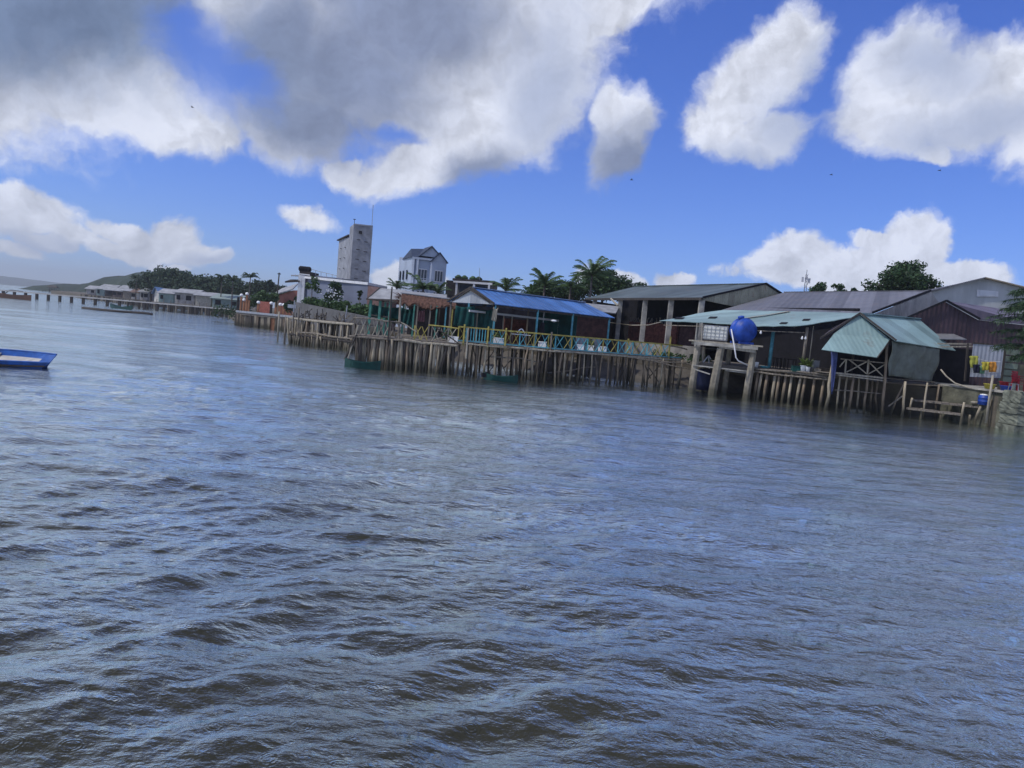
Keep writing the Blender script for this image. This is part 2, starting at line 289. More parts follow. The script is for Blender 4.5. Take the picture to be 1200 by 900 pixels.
# ------------------------------------------------------------------ builders
WL = {}
class MB:
    def __init__(s): s.v = []; s.f = []
    def add(s, vs, fs):
        k = len(s.v); s.v += [Vector(q) for q in vs]; s.f += [tuple(k+i for i in f) for f in fs]; return s
    def box(s, c, sz, rz=0):
        a = Matrix.Rotation(rz, 3, 'Z'); c = Vector(c); x, y, z = sz[0]/2, sz[1]/2, sz[2]/2
        vs = [c+a@Vector((i*x, j*y, k*z)) for k in (-1, 1) for i, j in ((-1, -1), (1, -1), (1, 1), (-1, 1))]
        return s.add(vs, [(3, 2, 1, 0), (4, 5, 6, 7), (0, 1, 5, 4), (1, 2, 6, 5), (2, 3, 7, 6), (3, 0, 4, 7)])
    def beam(s, p, q, w, h=None, up=(0, 0, 1)):
        p, q = Vector(p), Vector(q); h = h or w; d = (q-p).normalized(); u = Vector(up)
        if abs(d.dot(u)) > .98: u = Vector((0, 1, 0))
        r = d.cross(u).normalized(); u = r.cross(d)
        vs = [c+r*(i*w/2)+u*(j*h/2) for c in (p, q) for i, j in ((-1, -1), (1, -1), (1, 1), (-1, 1))]
        return s.add(vs, [(3, 2, 1, 0), (4, 5, 6, 7), (0, 1, 5, 4), (1, 2, 6, 5), (2, 3, 7, 6), (3, 0, 4, 7)])
    def tube(s, pts, rad, n=7, caps=True):
        pts = [Vector(q) for q in pts]; k = len(s.v); m = len(pts)
        if not hasattr(rad, '__len__'): rad = [rad]*m
        for i, q in enumerate(pts):
            d = (pts[min(i+1, m-1)]-pts[max(i-1, 0)]).normalized(); a = Vector((1, 0, 0)) if abs(d.x) < .8 else Vector((0, 1, 0))
            r = d.cross(a).normalized(); u = r.cross(d)
            for j in range(n):
                t = 2*math.pi*j/n; s.v.append(q+(r*math.cos(t)+u*math.sin(t))*rad[i])
        for i in range(m-1):
            for j in range(n):
                j2 = (j+1) % n; s.f.append((k+i*n+j, k+i*n+j2, k+(i+1)*n+j2, k+(i+1)*n+j))
        if caps: s.f.append(tuple(k+j for j in range(n))[::-1]); s.f.append(tuple(k+(m-1)*n+j for j in range(n)))
        return s
    def slab(s, pts, t=.05, d=None):          # polygon thickened away from its normal (or along d)
        pts = [Vector(q) for q in pts]; n = len(pts)
        if d is None:
            nn = (pts[1]-pts[0]).cross(pts[2]-pts[0]).normalized()
            if nn.z < 0: nn = -nn
            d = -nn*t
        d = Vector(d)
        return s.add(pts+[q+d for q in pts], [tuple(range(n)), tuple(range(2*n-1, n-1, -1))]+[(i, i+n, (i+1) % n+n, (i+1) % n) for i in range(n)])
    def wall(s, a, b, z0, z1, t=.15, z0b=None, z1b=None):     # upright wall from a to b (x,y)
        a, b = Vector(a[:2]).to_3d(), Vector(b[:2]).to_3d(); z0b = z0 if z0b is None else z0b; z1b = z1 if z1b is None else z1b
        d = (b-a).normalized(); n = Vector((-d.y, d.x, 0))*t
        k = Vector((0, 0, 1))
        return s.slab([a+k*z0, b+k*z0b, b+k*z1b, a+k*z1], d=n)
    def lathe(s, c, prof, n=16, ax=(0, 0, 1)):
        c = Vector(c); a = Vector(ax).normalized(); b = Vector((1, 0, 0)) if abs(a.x) < .8 else Vector((0, 1, 0)); r = a.cross(b).normalized(); u = r.cross(a); k = len(s.v)
        for (q, h) in prof:
            for j in range(n): t = 2*math.pi*j/n; s.v.append(c+a*h+(r*math.cos(t)+u*math.sin(t))*q)
        for i in range(len(prof)-1):
            for j in range(n): j2 = (j+1) % n; s.f.append((k+i*n+j, k+i*n+j2, k+(i+1)*n+j2, k+(i+1)*n+j))
        s.f.append(tuple(k+j for j in range(n))[::-1]); s.f.append(tuple(k+(len(prof)-1)*n+j for j in range(n)))
        return s
    def build(s, name, m, parent=None, smooth=False, label=None):
        if parent is not None: o0 = WL[parent.name]
        else:
            xs = [v.x for v in s.v]; ys = [v.y for v in s.v]; o0 = Vector(((min(xs)+max(xs))/2, (min(ys)+max(ys))/2, min(v.z for v in s.v)))
        me = bpy.data.meshes.new(name); me.from_pydata([tuple(v-o0) for v in s.v], [], s.f); me.materials.append(m)
        b = bmesh.new(); b.from_mesh(me); bmesh.ops.recalc_face_normals(b, faces=b.faces); b.to_mesh(me); b.free()
        if smooth: me.shade_smooth()
        o = bpy.data.objects.new(name, me); COL.objects.link(o); WL[o.name] = o0
        if parent is not None: o.parent = parent
        else: o.location = o0
        if label: o['label'] = label
        return o
def T(name, label, cat, loc, group=None):
    o = bpy.data.objects.new(name, None); COL.objects.link(o); o.empty_display_size = .3
    o.location = loc; WL[o.name] = Vector(loc); return tag(o, label, cat, group)
def tag(o, label, cat, group=None, kind=None):
    o['label'] = label; o['category'] = cat
    if group: o['group'] = group
    return o
def struct(o): o['kind'] = 'structure'; return o
def lerp(a, b, t): return a+(b-a)*t
def V(x, y, z=0): return Vector((x, y, z))
def copy_thing(root, loc, label):
    r = root.copy(); COL.objects.link(r); r.location = loc; r['label'] = label; WL[r.name] = Vector(loc)
    for ch in root.children:
        c = ch.copy(); COL.objects.link(c); c.parent = r; WL[c.name] = Vector(loc)
        for g in ch.children:
            d = g.copy(); COL.objects.link(d); d.parent = c; WL[d.name] = Vector(loc)
    return r
# ------------------------------------------------------------------ palette
m_wood = mat('weathered_wood', (.20, .175, .14), .85, .55, 2.2, .01, 18, streak=(4, 4, .6), isl=.0)
m_wood_pale = mat('pale_wood', (.33, .30, .235), .85, .35, 2.0, .01, 18, streak=(4, 4, .5))
m_wood_dark = mat('wet_wood', (.055, .048, .042), .8, .5, 3, .01, 18, streak=(4, 4, .6))
m_pw1 = mat('tidal_wood', (.21, .165, .115), .85, .5, 2.2, .01, 18, streak=(4, 4, .6), tide=True)
m_pw2 = mat('tidal_pale_wood', (.33, .285, .205), .85, .4, 2.0, .01, 18, streak=(4, 4, .5), tide=True)
m_pw3 = mat('tidal_dark_wood', (.10, .085, .07), .85, .5, 2.0, .01, 18, streak=(4, 4, .5), tide=True)
m_plank = mat('planks', (.17, .15, .125), .85, .4, 3, .008, 20, streak=(1, 6, 6))
m_conc = mat('concrete', (.30, .29, .27), .9, .35, 1.3, .01, 14, col2=(.36, .35, .30))
m_conc_mossy = mat('mossy_concrete', (.075, .075, .058), .95, .55, .8, .03, 6, col2=(.11, .11, .08))
m_stone = mat('rough_stone', (.15, .16, .125), .95, .55, 1.6, .035, 5)
m_grey_wall = mat('stained_render_wall', (.11, .11, .11), .9, .35, .7, .01, 9)
m_brick = mat('red_brick', (.21, .075, .052), .9, .45, 3, .01, 20, brick=3.2)
m_dark = mat('black_and_painted_shade', (.009, .009, .013), .9, .5, 2)  # near-black for dark parts; on interior walls and doorway it paints the shade in
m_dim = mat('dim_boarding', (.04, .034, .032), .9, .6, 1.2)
m_white = mat('white_paint', (.62, .63, .64), .6, .12, 2)
m_foam = mat('white_foam', (.82, .83, .83), .7, .1, 3)
m_green = mat('green_paint', (.06, .22, .17), .6, .4, 3)
m_cyan = mat('cyan_paint', (.09, .30, .36), .6, .35, 4)
m_cyan_b = mat('bright_cyan_paint', (.10, .38, .44), .55, .3, 5)
m_yellow = mat('yellow_paint', (.34, .29, .075), .65, .4, 4)
m_orange = mat('orange_paint', (.30, .14, .07), .7, .25, 2)
m_blue = mat('blue_paint', (.02, .08, .42), .4, .2, 3, spec=.5)
m_tank = mat('blue_plastic', (.012, .060, .33), .5, .35, 2.5, spec=.4)
m_net = mat('green_netting', (.008, .062, .055), .9, .5, 1.5, .02, 5)
m_tarp = mat('grey_tarpaulin', (.145, .165, .14), .75, .25, 1.6, .06, 1.8)
m_cloth = mat('blue_cloth', (.06, .08, .2), .9, .3, 4, .03, 6)
m_metal = mat('galvanised', (.35, .36, .37), .45, .2, 3, metal=.6)
m_leaf_dark = mat('leaves_dark', (.034, .070, .026), .6, .45, .5, isl=.45, trans=.15)
m_leaf_mid = mat('leaves_mid', (.055, .105, .035), .6, .4, .5, isl=.45, trans=.2)
m_leaf_far = mat('leaves_far', (.038, .070, .036), .7, .4, .2, isl=.4)
m_palm = mat('palm_leaf', (.065, .115, .038), .5, .35, .8, isl=.35, trans=.2)
m_bark = mat('bark', (.12, .10, .085), .9, .4, 4, .02, 12)
m_glass = mat('window_dark', (.02, .03, .045), .15, .2, 2, spec=.6)
m_red = mat('red_plastic', (.35, .02, .035), .45, .2, 3)
m_yel_plastic = mat('yellow_plastic', (.38, .33, .05), .5, .2, 3)
TAU = 2*math.pi
def corr(name, col, d, per=.25, **k):
    k.setdefault('sheets', (d, .95)); d = Vector(d).normalized()*(TAU/per); return mat(name, col, k.pop('rough', .5), k.pop('var', .2), k.pop('scale', .9), corr=tuple(d), **k)
# ------------------------------------------------------------------ ground
m_ground = mat('ground', (.12, .105, .08), .95, .4, .4, .05, 3)
m_mud = mat('mud', (.085, .075, .06), .8, .4, .6, .04, 4)
def X(px, Y): return P(px, 332+.0875*px, Y).x
shore = [(1225, 40.5), (1172, 41.6), (1110, 46.5), (1000, 51), (900, 54), (830, 57), (700, 60), (560, 64), (440, 76), (345, 80), (338, 112), (280, 126), (262, 215), (100, 300), (60, 420), (105, 900)]
pts = [(X(a, b), b) for a, b in shore]
def land(name, offs, z0, z1, m):
    b = MB(); n = len(pts)
    top = [V(x, y, z1) for x, y in pts]; far = [V(-600, 3000, z1), V(2500, 3000, z1), V(2500, 40, z1)]
    b.slab(top+far, d=(0, 0, z0-z1)); return struct(b.build(name, m))
land('ground', 0, -1.5, 1.75, m_ground)
b = MB()                                        # mud bank sloping into the water in front of the land
for i in range(4, 9):
    (x0, y0), (x1, y1) = pts[i], pts[i+1]
    for s0 in range(6):
        ta, tb = s0/6, (s0+1)/6
        q = [V(lerp(x0, x1, t), lerp(y0, y1, t)) for t in (ta, tb)]
        dn = V(.25, -1, 0)
        b.add([q[0]+dn*4.2+V(0, 0, -.35), q[1]+dn*4.2+V(0, 0, -.35), q[1]+dn*.02+V(0, 0, 1.2+.1*math.sin(s0*2.1+2)), q[0]+dn*.02+V(0, 0, 1.2+.1*math.sin(s0*2.1))], [(0, 1, 2, 3)])
struct(b.build('mud_bank', m_mud))
# ------------------------------------------------------------------ piles
def pile(b, x, y, z1, r=.07, lean=.05, z0=-.7):
    k = 5; a = random.uniform(0, TAU); l = random.gauss(0, lean); c = random.gauss(0, .05)
    ps = []; rs = []
    for i in range(k):
        t = i/(k-1); w = math.sin(t*math.pi)*c
        ps.append(V(x+math.cos(a)*(l*(t-.5)+w)+random.gauss(0, .012), y+math.sin(a)*(l*(t-.5)+w), lerp(z0, z1, t))); rs.append(r*lerp(1.15, .85, t)*random.uniform(.9, 1.1))
    return b.tube(ps, rs, 7)
def piles(parent, spots, z1, r=(.05, .09), mats=None, lean=.12):
    for x, y in spots:
        pile(MB(), x, y, z1+random.uniform(-.05, .02), random.uniform(*r), lean).build('pile', random.choice(mats or [m_wood, m_wood, m_wood_pale, m_wood_dark]), parent, smooth=True)
def planks(b, a, c, w, z, n, t=.05):            # deck boards laid across from a to c, reaching w metres back
    a, c = V(*a), V(*c); d = (c-a); L0 = d.length; d.normalize(); nn = V(-d.y, d.x)
    for i in range(n):
        q = a+d*(L0*(i+.5)/n); zz = z+random.uniform(-.012, .012)
        b.beam(q+nn*random.uniform(-.1, .04)+V(0, 0, zz), q+nn*(w+random.uniform(-.05, .12))+V(0, 0, zz), L0/n*.92, t)
    return b
def stick(b, p, q, r=.03, wob=.03):
    p, q = Vector(p), Vector(q); k = 4
    return b.tube([p.lerp(q, i/(k-1))+V(random.gauss(0, wob), random.gauss(0, wob), random.gauss(0, wob))*(1 if 0 < i < k-1 else 0) for i in range(k)], [r*random.uniform(.85, 1.15) for _ in range(k)], 6)
# ------------------------------------------------------------------ foliage
def leaf_cloud(b, clumps, n, size, flat=.0):
    tot = sum(c[3]**2 for c in clumps)
    for (cx, cy, cz, r, *e) in clumps:
        ez = e[0] if e else .8
        for _ in range(int(n*r*r/tot)):
            u = Vector((random.gauss(0, 1), random.gauss(0, 1), random.gauss(0, 1))).normalized()*(random.random()**.45)
            p = Vector((cx+u.x*r, cy+u.y*r, cz+u.z*r*ez)); s0 = size*random.uniform(.6, 1.3)
            a = Vector((random.gauss(0, 1), random.gauss(0, 1), random.gauss(0, .6))).normalized(); c = a.cross(Vector((random.gauss(0, 1), random.gauss(0, 1), random.gauss(0, 1)))).normalized()
            b.add([p-a*s0, p+c*s0*.5, p+a*s0, p-c*s0*.5], [(0, 1, 2, 3)])
    return b
def fmesh(b, name, m, parent):                  # foliage: skips the normal clean-up
    o0 = WL[parent.name]; me = bpy.data.meshes.new(name); me.from_pydata([tuple(v-o0) for v in b.v], [], b.f); me.materials.append(m)
    o = bpy.data.objects.new(name, me); COL.objects.link(o); o.parent = parent; WL[o.name] = o0; return o
def tree(label, base, z0, zc, rx, rz, m, n=2600, size=.22, nc=26, ragged=.35, group=None, tr=.18, extra=(), name='tree'):
    x, y = base; t = T(name, label, 'tree', (x, y, z0), group); cl = []
    for i in range(nc):
        th = random.uniform(0, TAU); ph = math.acos(random.uniform(-.75, 1)); k = random.uniform(.35, .85)
        r = rx*random.uniform(.22, .22+ragged*.6)
        cl.append((x+rx*k*math.sin(ph)*math.cos(th), y+rx*k*math.sin(ph)*math.sin(th), zc+rz*k*math.cos(ph), r, .75))
    cl += list(extra)
    tk = MB(); top = V(x, y, zc-rz*.3); tk.tube([V(x, y, z0-.3), V(x+.1*rx*.3, y, lerp(z0, top.z, .5)), top], [tr*1.3, tr, tr*.7], 8)
    for c in random.sample(cl, min(7, len(cl))): tk.tube([top+V(0, 0, -rz*.15), V((x+c[0])/2, (y+c[1])/2, (top.z+c[2])/2+.1*rz), V(*c[:3])], [tr*.55, tr*.35, tr*.12], 5)
    tk.build('trunk', m_bark, t, smooth=True)
    fmesh(leaf_cloud(MB(), cl, n, size), 'crown', m, t); return t
def palm(label, base, z0, zt, R0, m=None, nf=15, group=None, name='palm_tree', droop=.62, tr=.13, leanx=.0, wid=.0):
    x, y = base; t = T(name, label, 'palm tree', (x, y, z0), group)
    top = V(x+leanx, y, zt); MB().tube([V(x, y, z0-.3), V(x+leanx*.35, y, lerp(z0, zt, .5)), top], [tr*1.4, tr, tr*.85], 8).build('trunk', m_bark, t, smooth=True)
    b = MB(); nf = int(nf*1.5); R0 *= .93
    for i in range(nf):
        a = TAU*i/nf+random.uniform(-.5, .5); up = random.uniform(.15, 1.7); Lf = R0*random.uniform(.85, 1.12); k = 9; prev = None; d = V(math.cos(a), math.sin(a), 0)
        spine = []
        for j in range(k+1):
            s0 = j/k; spine.append(top+d*(Lf*s0*(1-.18*s0*up))+V(0, 0, Lf*(up*s0-droop*(.35+up*.75)*s0*s0)))
        side = V(-d.y, d.x, 0)
        for j in range(k):
            p, q = spine[j], spine[j+1]
            for h in range(4):
                s0 = (j+h/4)/k; c = p.lerp(q, h/4); ll = Lf*(.23+wid)*math.sin(math.pi*min(1, s0*.8+.16)); ax = (q-p).normalized()
                for sg in (-1, 1):
                    tip = c+side*(sg*ll*.75)+ax*ll*.5+V(0, 0, -ll*random.uniform(.3, .65)); w = ax*(Lf*.016+.01)
                    b.add([c-w, c+w, tip], [(0, 1, 2)])
        b.tube(spine[::3], [R0*.012+.01]*len(spine[::3]), 3)
    fmesh(b, 'crown', m or m_palm, t); return t
def bush(label, cx, cy, z0, w, h, m, n=500, size=.12, cat='bush', name='bush', group=None, ln=None):
    t = T(name, label, cat, (cx, cy, z0), group); ln = ln or [0]
    cl = [(cx+dx+random.uniform(-.5, .5)*w, cy+random.uniform(-.4, .4)*w, z0+h*random.uniform(.3, .8), max(.12, h*.42), .9) for dx in ln for _ in range(5)]
    st = MB()
    for c in cl[:4]: st.tube([V(cx+(c[0]-cx)*.4, cy, z0-.1), V(*c[:3])], [.03, .015], 5)
    st.build('stem', m_bark, t); fmesh(leaf_cloud(MB(), cl, n, size), 'foliage', m, t); return t
# ================================================================== RIGHT BANK
XY = lambda p: (p.x, p.y)
# --- terrace wall and rough stone pier at the right edge
b = MB(); a = V(X(1108, 45.5), 45.5); c = V(X(1179, 41.3), 41.3)
b.wall(XY(a), XY(c), -1.2, 2.02, .5)
o = tag(b.build('retaining_wall', m_conc_mossy), 'stained brown retaining wall under the clothes-hung metal sheet', 'wall')
t = T('stone_pier', 'rough pale stone pier at the right edge of the shore', 'stone pier', (X(1196, 40.2), 40.2, -.6))
for k, (z0, z1, w) in enumerate(((-.6, .35, 1.9), (.35, .95, 1.75), (.95, 1.55, 1.8), (1.55, 2.2, 1.7))):
    bb = bmesh.new(); bmesh.ops.create_cube(bb, size=1)
    bmesh.ops.subdivide_edges(bb, edges=bb.edges[:], cuts=5, use_grid_fill=True)
    for v in bb.verts:
        n = Vector((v.co.x*w, v.co.y*1.5, v.co.z*(z1-z0-.03))); n += Vector((random.gauss(0, .022), random.gauss(0, .022), random.gauss(0, .006)))
        if max(abs(v.co.x), abs(v.co.y)) > .45: n.x *= .96
        v.co = n+Vector((X(1206, 40.2)+.05*(k % 2), 40.2, (z0+z1)/2))-WL[t.name]
    me = bpy.data.meshes.new('stone_course'); bb.to_mesh(me); bb.free(); me.materials.append(m_stone)
    o = bpy.data.objects.new('stone_course', me); COL.objects.link(o); o.parent = t
# terrace floor
b = MB(); b.slab([V(X(1100, 46), 46.2, 2.1), V(X(1181, 41.0), 41.0, 2.1), V(X(1260, 41), 41.2, 2.1), V(X(1260, 50), 50, 2.1), V(X(1090, 52), 52, 2.1)], d=(0, 0, -.10))
tag(b.build('terrace', m_conc), 'concrete terrace edge below the hanging clothes', 'terrace')
b = MB(); pth = [P(1102.5, 433, 45.2), P(1109, 441, 44.9), P(1119, 449, 44.4), P(1134, 454, 43.6), P(1152, 456.5, 42.6), P(1170, 459, 41.6), P(1186, 460.5, 40.9)]
b.tube(pth, .045, 8); tag(b.build('drain_pipe', m_wood_pale, smooth=True), 'pale pipe sagging along the terrace edge', 'pipe')
# --- maroon sheet building
Y0 = 49.0
m_mar = corr('maroon_sheet', (.058, .036, .046), (1, 0, 0), .3, var=.3, cdepth=.02)
m_mar_roof = corr('purple_roof_sheet', (.13, .11, .15), (.5, .86, 0), .3, var=.25)
ap = P(1107, 353.5, Y0); le = P(1062, 373, Y0); re = P(1146, 375, Y0); re2 = P(1215, 386, Y0)
t = T('workshop_shed', 'maroon corrugated metal building behind the aqua hut', 'shed', (ap.x, Y0, 2.0))
MB().slab([V(le.x, Y0, 2.0), V(re2.x, Y0, 2.0), V(re2.x, Y0, re.z-.1), V(re.x, Y0, re.z), ap, V(le.x, Y0, le.z)], d=(0, .12, 0)).build('gable_wall', m_mar, t)
rb = P(1166, 361.5, Y0+7); rc = P(1178, 376, Y0+4); rc2 = P(1215, 372, Y0+9)
MB().slab([ap+V(0, -.15, .05), rb+V(0, 0, .05), rc2, V(re2.x, Y0-.15, re.z), re+V(0, -.15, .05)], .05).build('roof', m_mar_roof, t)
MB().beam(ap+V(0, -.2, .07), le+V(0, -.2, .07), .1, .12).beam(ap+V(0, -.2, .07), re+V(0, -.2, .07), .1, .12).build('bargeboard', m_dark, t)
# small canopy and dark doorway below it
q0, q1 = P(1103, 397, 47.5), P(1133, 397.5, 47.5)
MB().slab([q0, q1, q1+V(0, 1.6, .35), q0+V(0, 1.6, .35)], .05).build('canopy', m_metal, t)
c1, c2 = P(1099, 408, 48.85), P(1137, 440, 48.85)
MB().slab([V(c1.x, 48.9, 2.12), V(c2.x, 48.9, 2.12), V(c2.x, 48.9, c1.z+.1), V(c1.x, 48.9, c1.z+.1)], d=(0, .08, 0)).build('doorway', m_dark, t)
q0, q1 = P(1101, 406.5, 46.5), P(1141, 406, 46.5); MB().beam(q0, q1, .09, .09).beam(q0+V(0, .3, .2), q1+V(0, .3, .15), .09).build('lintel', m_wood_pale, t)
# --- white corrugated panel with the washing
pw = [P(1141, 403, 45.3), P(1177, 405.5, 45.0), P(1172.5, 443, 45.0), P(1137, 441.5, 45.3)]
m_cw = corr('pale_corrugated_sheet', (.40, .44, .52), (1, 0, 0), .22, var=.12, cdepth=.012)
t = T('sheet_screen', 'pale blue corrugated metal panel with clothes hanging on it', 'panel', (pw[2].x, 45.1, 2.1))
MB().slab(pw, d=(0, .05, 0)).build('sheet', m_cw, t)
MB().beam(pw[0]+V(-.05, 0, .05), pw[1]+V(.08, 0, .05), .08).beam(pw[1]+V(.08, 0, 0), pw[2]+V(.08, 0, -.3), .09).beam(pw[0]+V(-.35, 0, 0), pw[3]+V(-.3, 0, -.3), .09).build('frame', m_wood_dark, t)
ln = MB(); ln.tube([P(1138, 418, 45.0), P(1156, 423, 44.9), P(1173, 424, 44.8)], .012, 4); tag(ln.build('clothes_line', m_white), 'thin line the clothes hang from across the metal panel', 'clothes line')
def garment(name, label, px0, py0, px1, py1, col, Y=44.85, sleeves=True):
    m = mat(name, col, .9, .3, 5, .03, 6); w = 6; h = 7; b = MB(); g = {}
    for j in range(h+1):
        for i in range(w+1):
            s0, t0 = i/w, j/h; k = 1 if t0 > .28 or not sleeves else 1.25
            px = lerp(px0, px1, .5+(s0-.5)*k*(1-.1*math.sin(t0*9))); py = lerp(py0, py1, t0)+(s0-.5)*2*0+ (1.2 if abs(s0-.5) > .35 and j == 0 else 0)
            q = P(px, py, Y+.05*math.sin(s0*11+t0*3)); g[i, j] = len(b.v); b.v.append(q)
    for j in range(h):
        for i in range(w): b.f.append((g[i, j], g[i+1, j], g[i+1, j+1], g[i, j+1]))
    k = len(b.v); fs = list(b.f); b.v += [v+V(0, .04, 0) for v in b.v]; b.f += [tuple(k+i for i in reversed(f)) for f in fs]
    for i in range(w): b.f.append((g[i, 0], g[i, 0]+k, g[i+1, 0]+k, g[i+1, 0])); b.f.append((g[i, h], g[i+1, h], g[i+1, h]+k, g[i, h]+k))
    for j in range(h): b.f.append((g[0, j], g[0, j+1], g[0, j+1]+k, g[0, j]+k)); b.f.append((g[w, j], g[w, j]+k, g[w, j+1]+k, g[w, j+1]))
    return tag(b.build(name, m, smooth=True), label, 'garment', 'washing hung on the metal panel')
garment('shirt', 'olive yellow shirt hanging at the left end of the washing', 1137, 417, 1146, 431, (.32, .33, .06))
garment('shirt', 'navy black shirt hanging between the yellow and green clothes', 1141, 427, 1148, 437, (.01, .012, .03), 44.75)
garment('shirt', 'green shirt hanging beside the navy shirt', 1148, 429, 1154, 438, (.10, .22, .14), 44.8, False)
garment('shirt', 'yellow patterned shirt hanging in the middle of the washing', 1151, 424, 1159, 434, (.42, .36, .05), 44.72)
garment('shorts', 'orange striped shorts hanging at the right end of the washing', 1159, 424, 1168, 436, (.48, .22, .04), 44.8, False)
# concrete block wall beside it
q0, q1 = P(1178, 410, 45.2), P(1196, 412, 45.2)
t = T('block_wall', 'mossy green concrete block wall right of the metal panel', 'wall', (q0.x, 45.3, 2.1))
m_blk = mat('mossy_block', (.17, .21, .17), .9, .3, 2, .02, 10)
zz = 2.1
while zz < q0.z:
    MB().box(((q0.x+q1.x)/2+.02, 45.4, zz+.19), (q1.x-q0.x, .2, .34)).build('block_course', m_blk, t); zz += .42
MB().box(((q0.x+q1.x)/2+.9, 45.45, 2.9), (2.6, .15, 1.6)).build('render_panel', m_conc_mossy, t)
# --- basins, stools, drum
def basin(name, label, p, r, h, m, cat='basin'):
    t = T(name, label, cat, p); MB().lathe(p, [(r*.72, 0), (r*.8, .02), (r, h), (r*1.08, h+.01), (r*1.08, h+.035), (r*.94, h+.03), (r*.74, .04)], 18).build('bowl', m, t, smooth=True)
    MB().tube([p+V(math.cos(a)*r*1.07, math.sin(a)*r*1.07, h+.03) for a in [TAU*k/18 for k in range(19)]], .018, 5).build('rim', m, t, smooth=True); return t
def on(px, Y, z): return V(X(px, Y), Y, z)
p = P(1159.5, 455, 42.9); p.z = 2.1; basin('basin', 'yellow plastic basin on the terrace edge', p, .30, .26, m_yel_plastic)
p = P(1178, 457, 42.2); p.z = 2.1; basin('basin', 'blue plastic basin on the terrace below the red one', p, .28, .24, m_tank)
p = P(1177, 451, 43.4); p.z = 2.3; MB_ = basin('tub', 'red plastic tub behind the blue basin', p, .27, .25, m_red, 'tub'); 
tag(MB().box((p.x, p.y, 2.2), (.5, .4, .2)).build('crate', m_wood_dark), 'low dark crate under the red tub', 'crate')
p = P(1187, 459, 41.7); p.z = 2.1
t = T('stool', 'small bare metal stool beside the blue basin', 'stool', p)
for dx in (-.2, .2):
    for dy in (-.15, .15): MB().beam(p+V(dx, dy, 0), p+V(dx*.8, dy*.8, .42), .03).build('leg', m_metal, t)
MB().box(p+V(0, 0, .44), (.4, .3, .03)).build('seat', m_metal, t)
# red plastic chairs
def chair(p, label, rz=0):
    t = T('plastic_chair', label, 'chair', p, 'red plastic chairs piled beside the stone pier'); a = Matrix.Rotation(rz, 3, 'Z'); f = lambda x, y, z: p+a@V(x, y, z)
    for sx in (-.22, .22):
        for sy in (-.2, .2): MB().beam(f(sx*1.1, sy*1.1, 0), f(sx, sy, .42), .05).build('leg', m_red, t)
        MB().beam(f(sx*1.15, -.2, .62), f(sx*1.15, .2, .64), .05, .03).beam(f(sx*1.15, -.2, .42), f(sx*1.15, -.2, .62), .04).build('armrest', m_red, t)
    MB().box(f(0, 0, .43), (.46, .44, .03), rz).build('seat', m_red, t)
    b = MB()
    for k in range(5): b.beam(f(-.18+k*.09, .2, .45), f(-.18+k*.09, .27, .85), .04, .02)
    b.beam(f(-.24, .28, .87), f(.24, .28, .87), .04, .07).build('backrest', m_red, t); return t
for k in range(3):
    p = P(1192, 456, 42.6); p.z = 2.1+.13*k
    chair(p+V(.04*k, .05*k, 0), ('lowest red plastic chair in the pile by the stone pier', 'middle red plastic chair in the pile by the stone pier', 'topmost red plastic chair in the pile by the stone pier')[k], .35)
# lower plank landing
t = T('plank_landing', 'low two-level plank landing on sticks below the terrace', 'landing', (X(1110, 43), 43, 0))
for (ax, ay, bx, by, Y1, Y2, w) in ((1062, 477, 1127, 487, 43.6, 42.0, 1.0), (1066, 468, 1160, 478.5, 44.6, 42.4, 1.2)):
    p0, p1 = P(ax, ay, Y1), P(bx, by, Y2); z = (p0.z+p1.z)/2
    planks(MB(), (p0.x, p0.y), (p1.x, p1.y), w, z, 10, .05).build('deck', m_plank, t)
    MB().beam(V(p0.x, p0.y-.05, z-.03), V(p1.x, p1.y-.05, z-.03), .07, .08).build('edge_beam', m_wood, t)
for px, py, top, Y in ((1078, 494, 478, 43.2), (1101, 495, 485, 42.6), (1125.5, 499, 471, 41.8), (1136, 498, 486, 42.3), (1146, 497, 476, 42.3), (1158, 495, 468, 41.9), (1067, 479, 466, 44), (1098, 470, 450, 44.6), (1082, 484, 448, 43.6)):
    q = P(px, py, Y); pile(MB(), q.x, Y, P(px, top, Y).z, .065, .03).build('pile', random.choice([m_pw1, m_pw2]), t, smooth=True)
b = MB(); q = P(1160, 443, 41.8); b.tube([P(1155.5, 496, 41.7), P(1159, 470, 41.7), P(1163.5, 440, 41.7)], [.08, .07, .06], 8)
tag(b.build('mooring_post', m_wood_pale, smooth=True), 'tall pale post standing in front of the blue drum', 'post')
p = P(1152.5, 474.5, 42.5)
t = T('drum', 'blue drum with a white lid on the plank landing', 'drum', p)
MB().lathe(p, [(.27, 0), (.30, .03), (.31, .18), (.33, .2), (.31, .22), (.31, .38), (.33, .4), (.31, .42), (.29, .52), (.25, .55)], 18).build('body', m_tank, t, smooth=True)
MB().lathe(p+V(0, 0, .55), [(.24, 0), (.25, .05), (.1, .08)], 16).build('lid', m_foam, t, smooth=True)
p = P(1142, 473.5, 43.0); tag(MB().lathe(p, [(.1, 0), (.2, .05), (.22, .12), (.12, .17)], 10).build('sack', m_wood_pale, smooth=True), 'small pale sack beside the blue drum', 'sack')
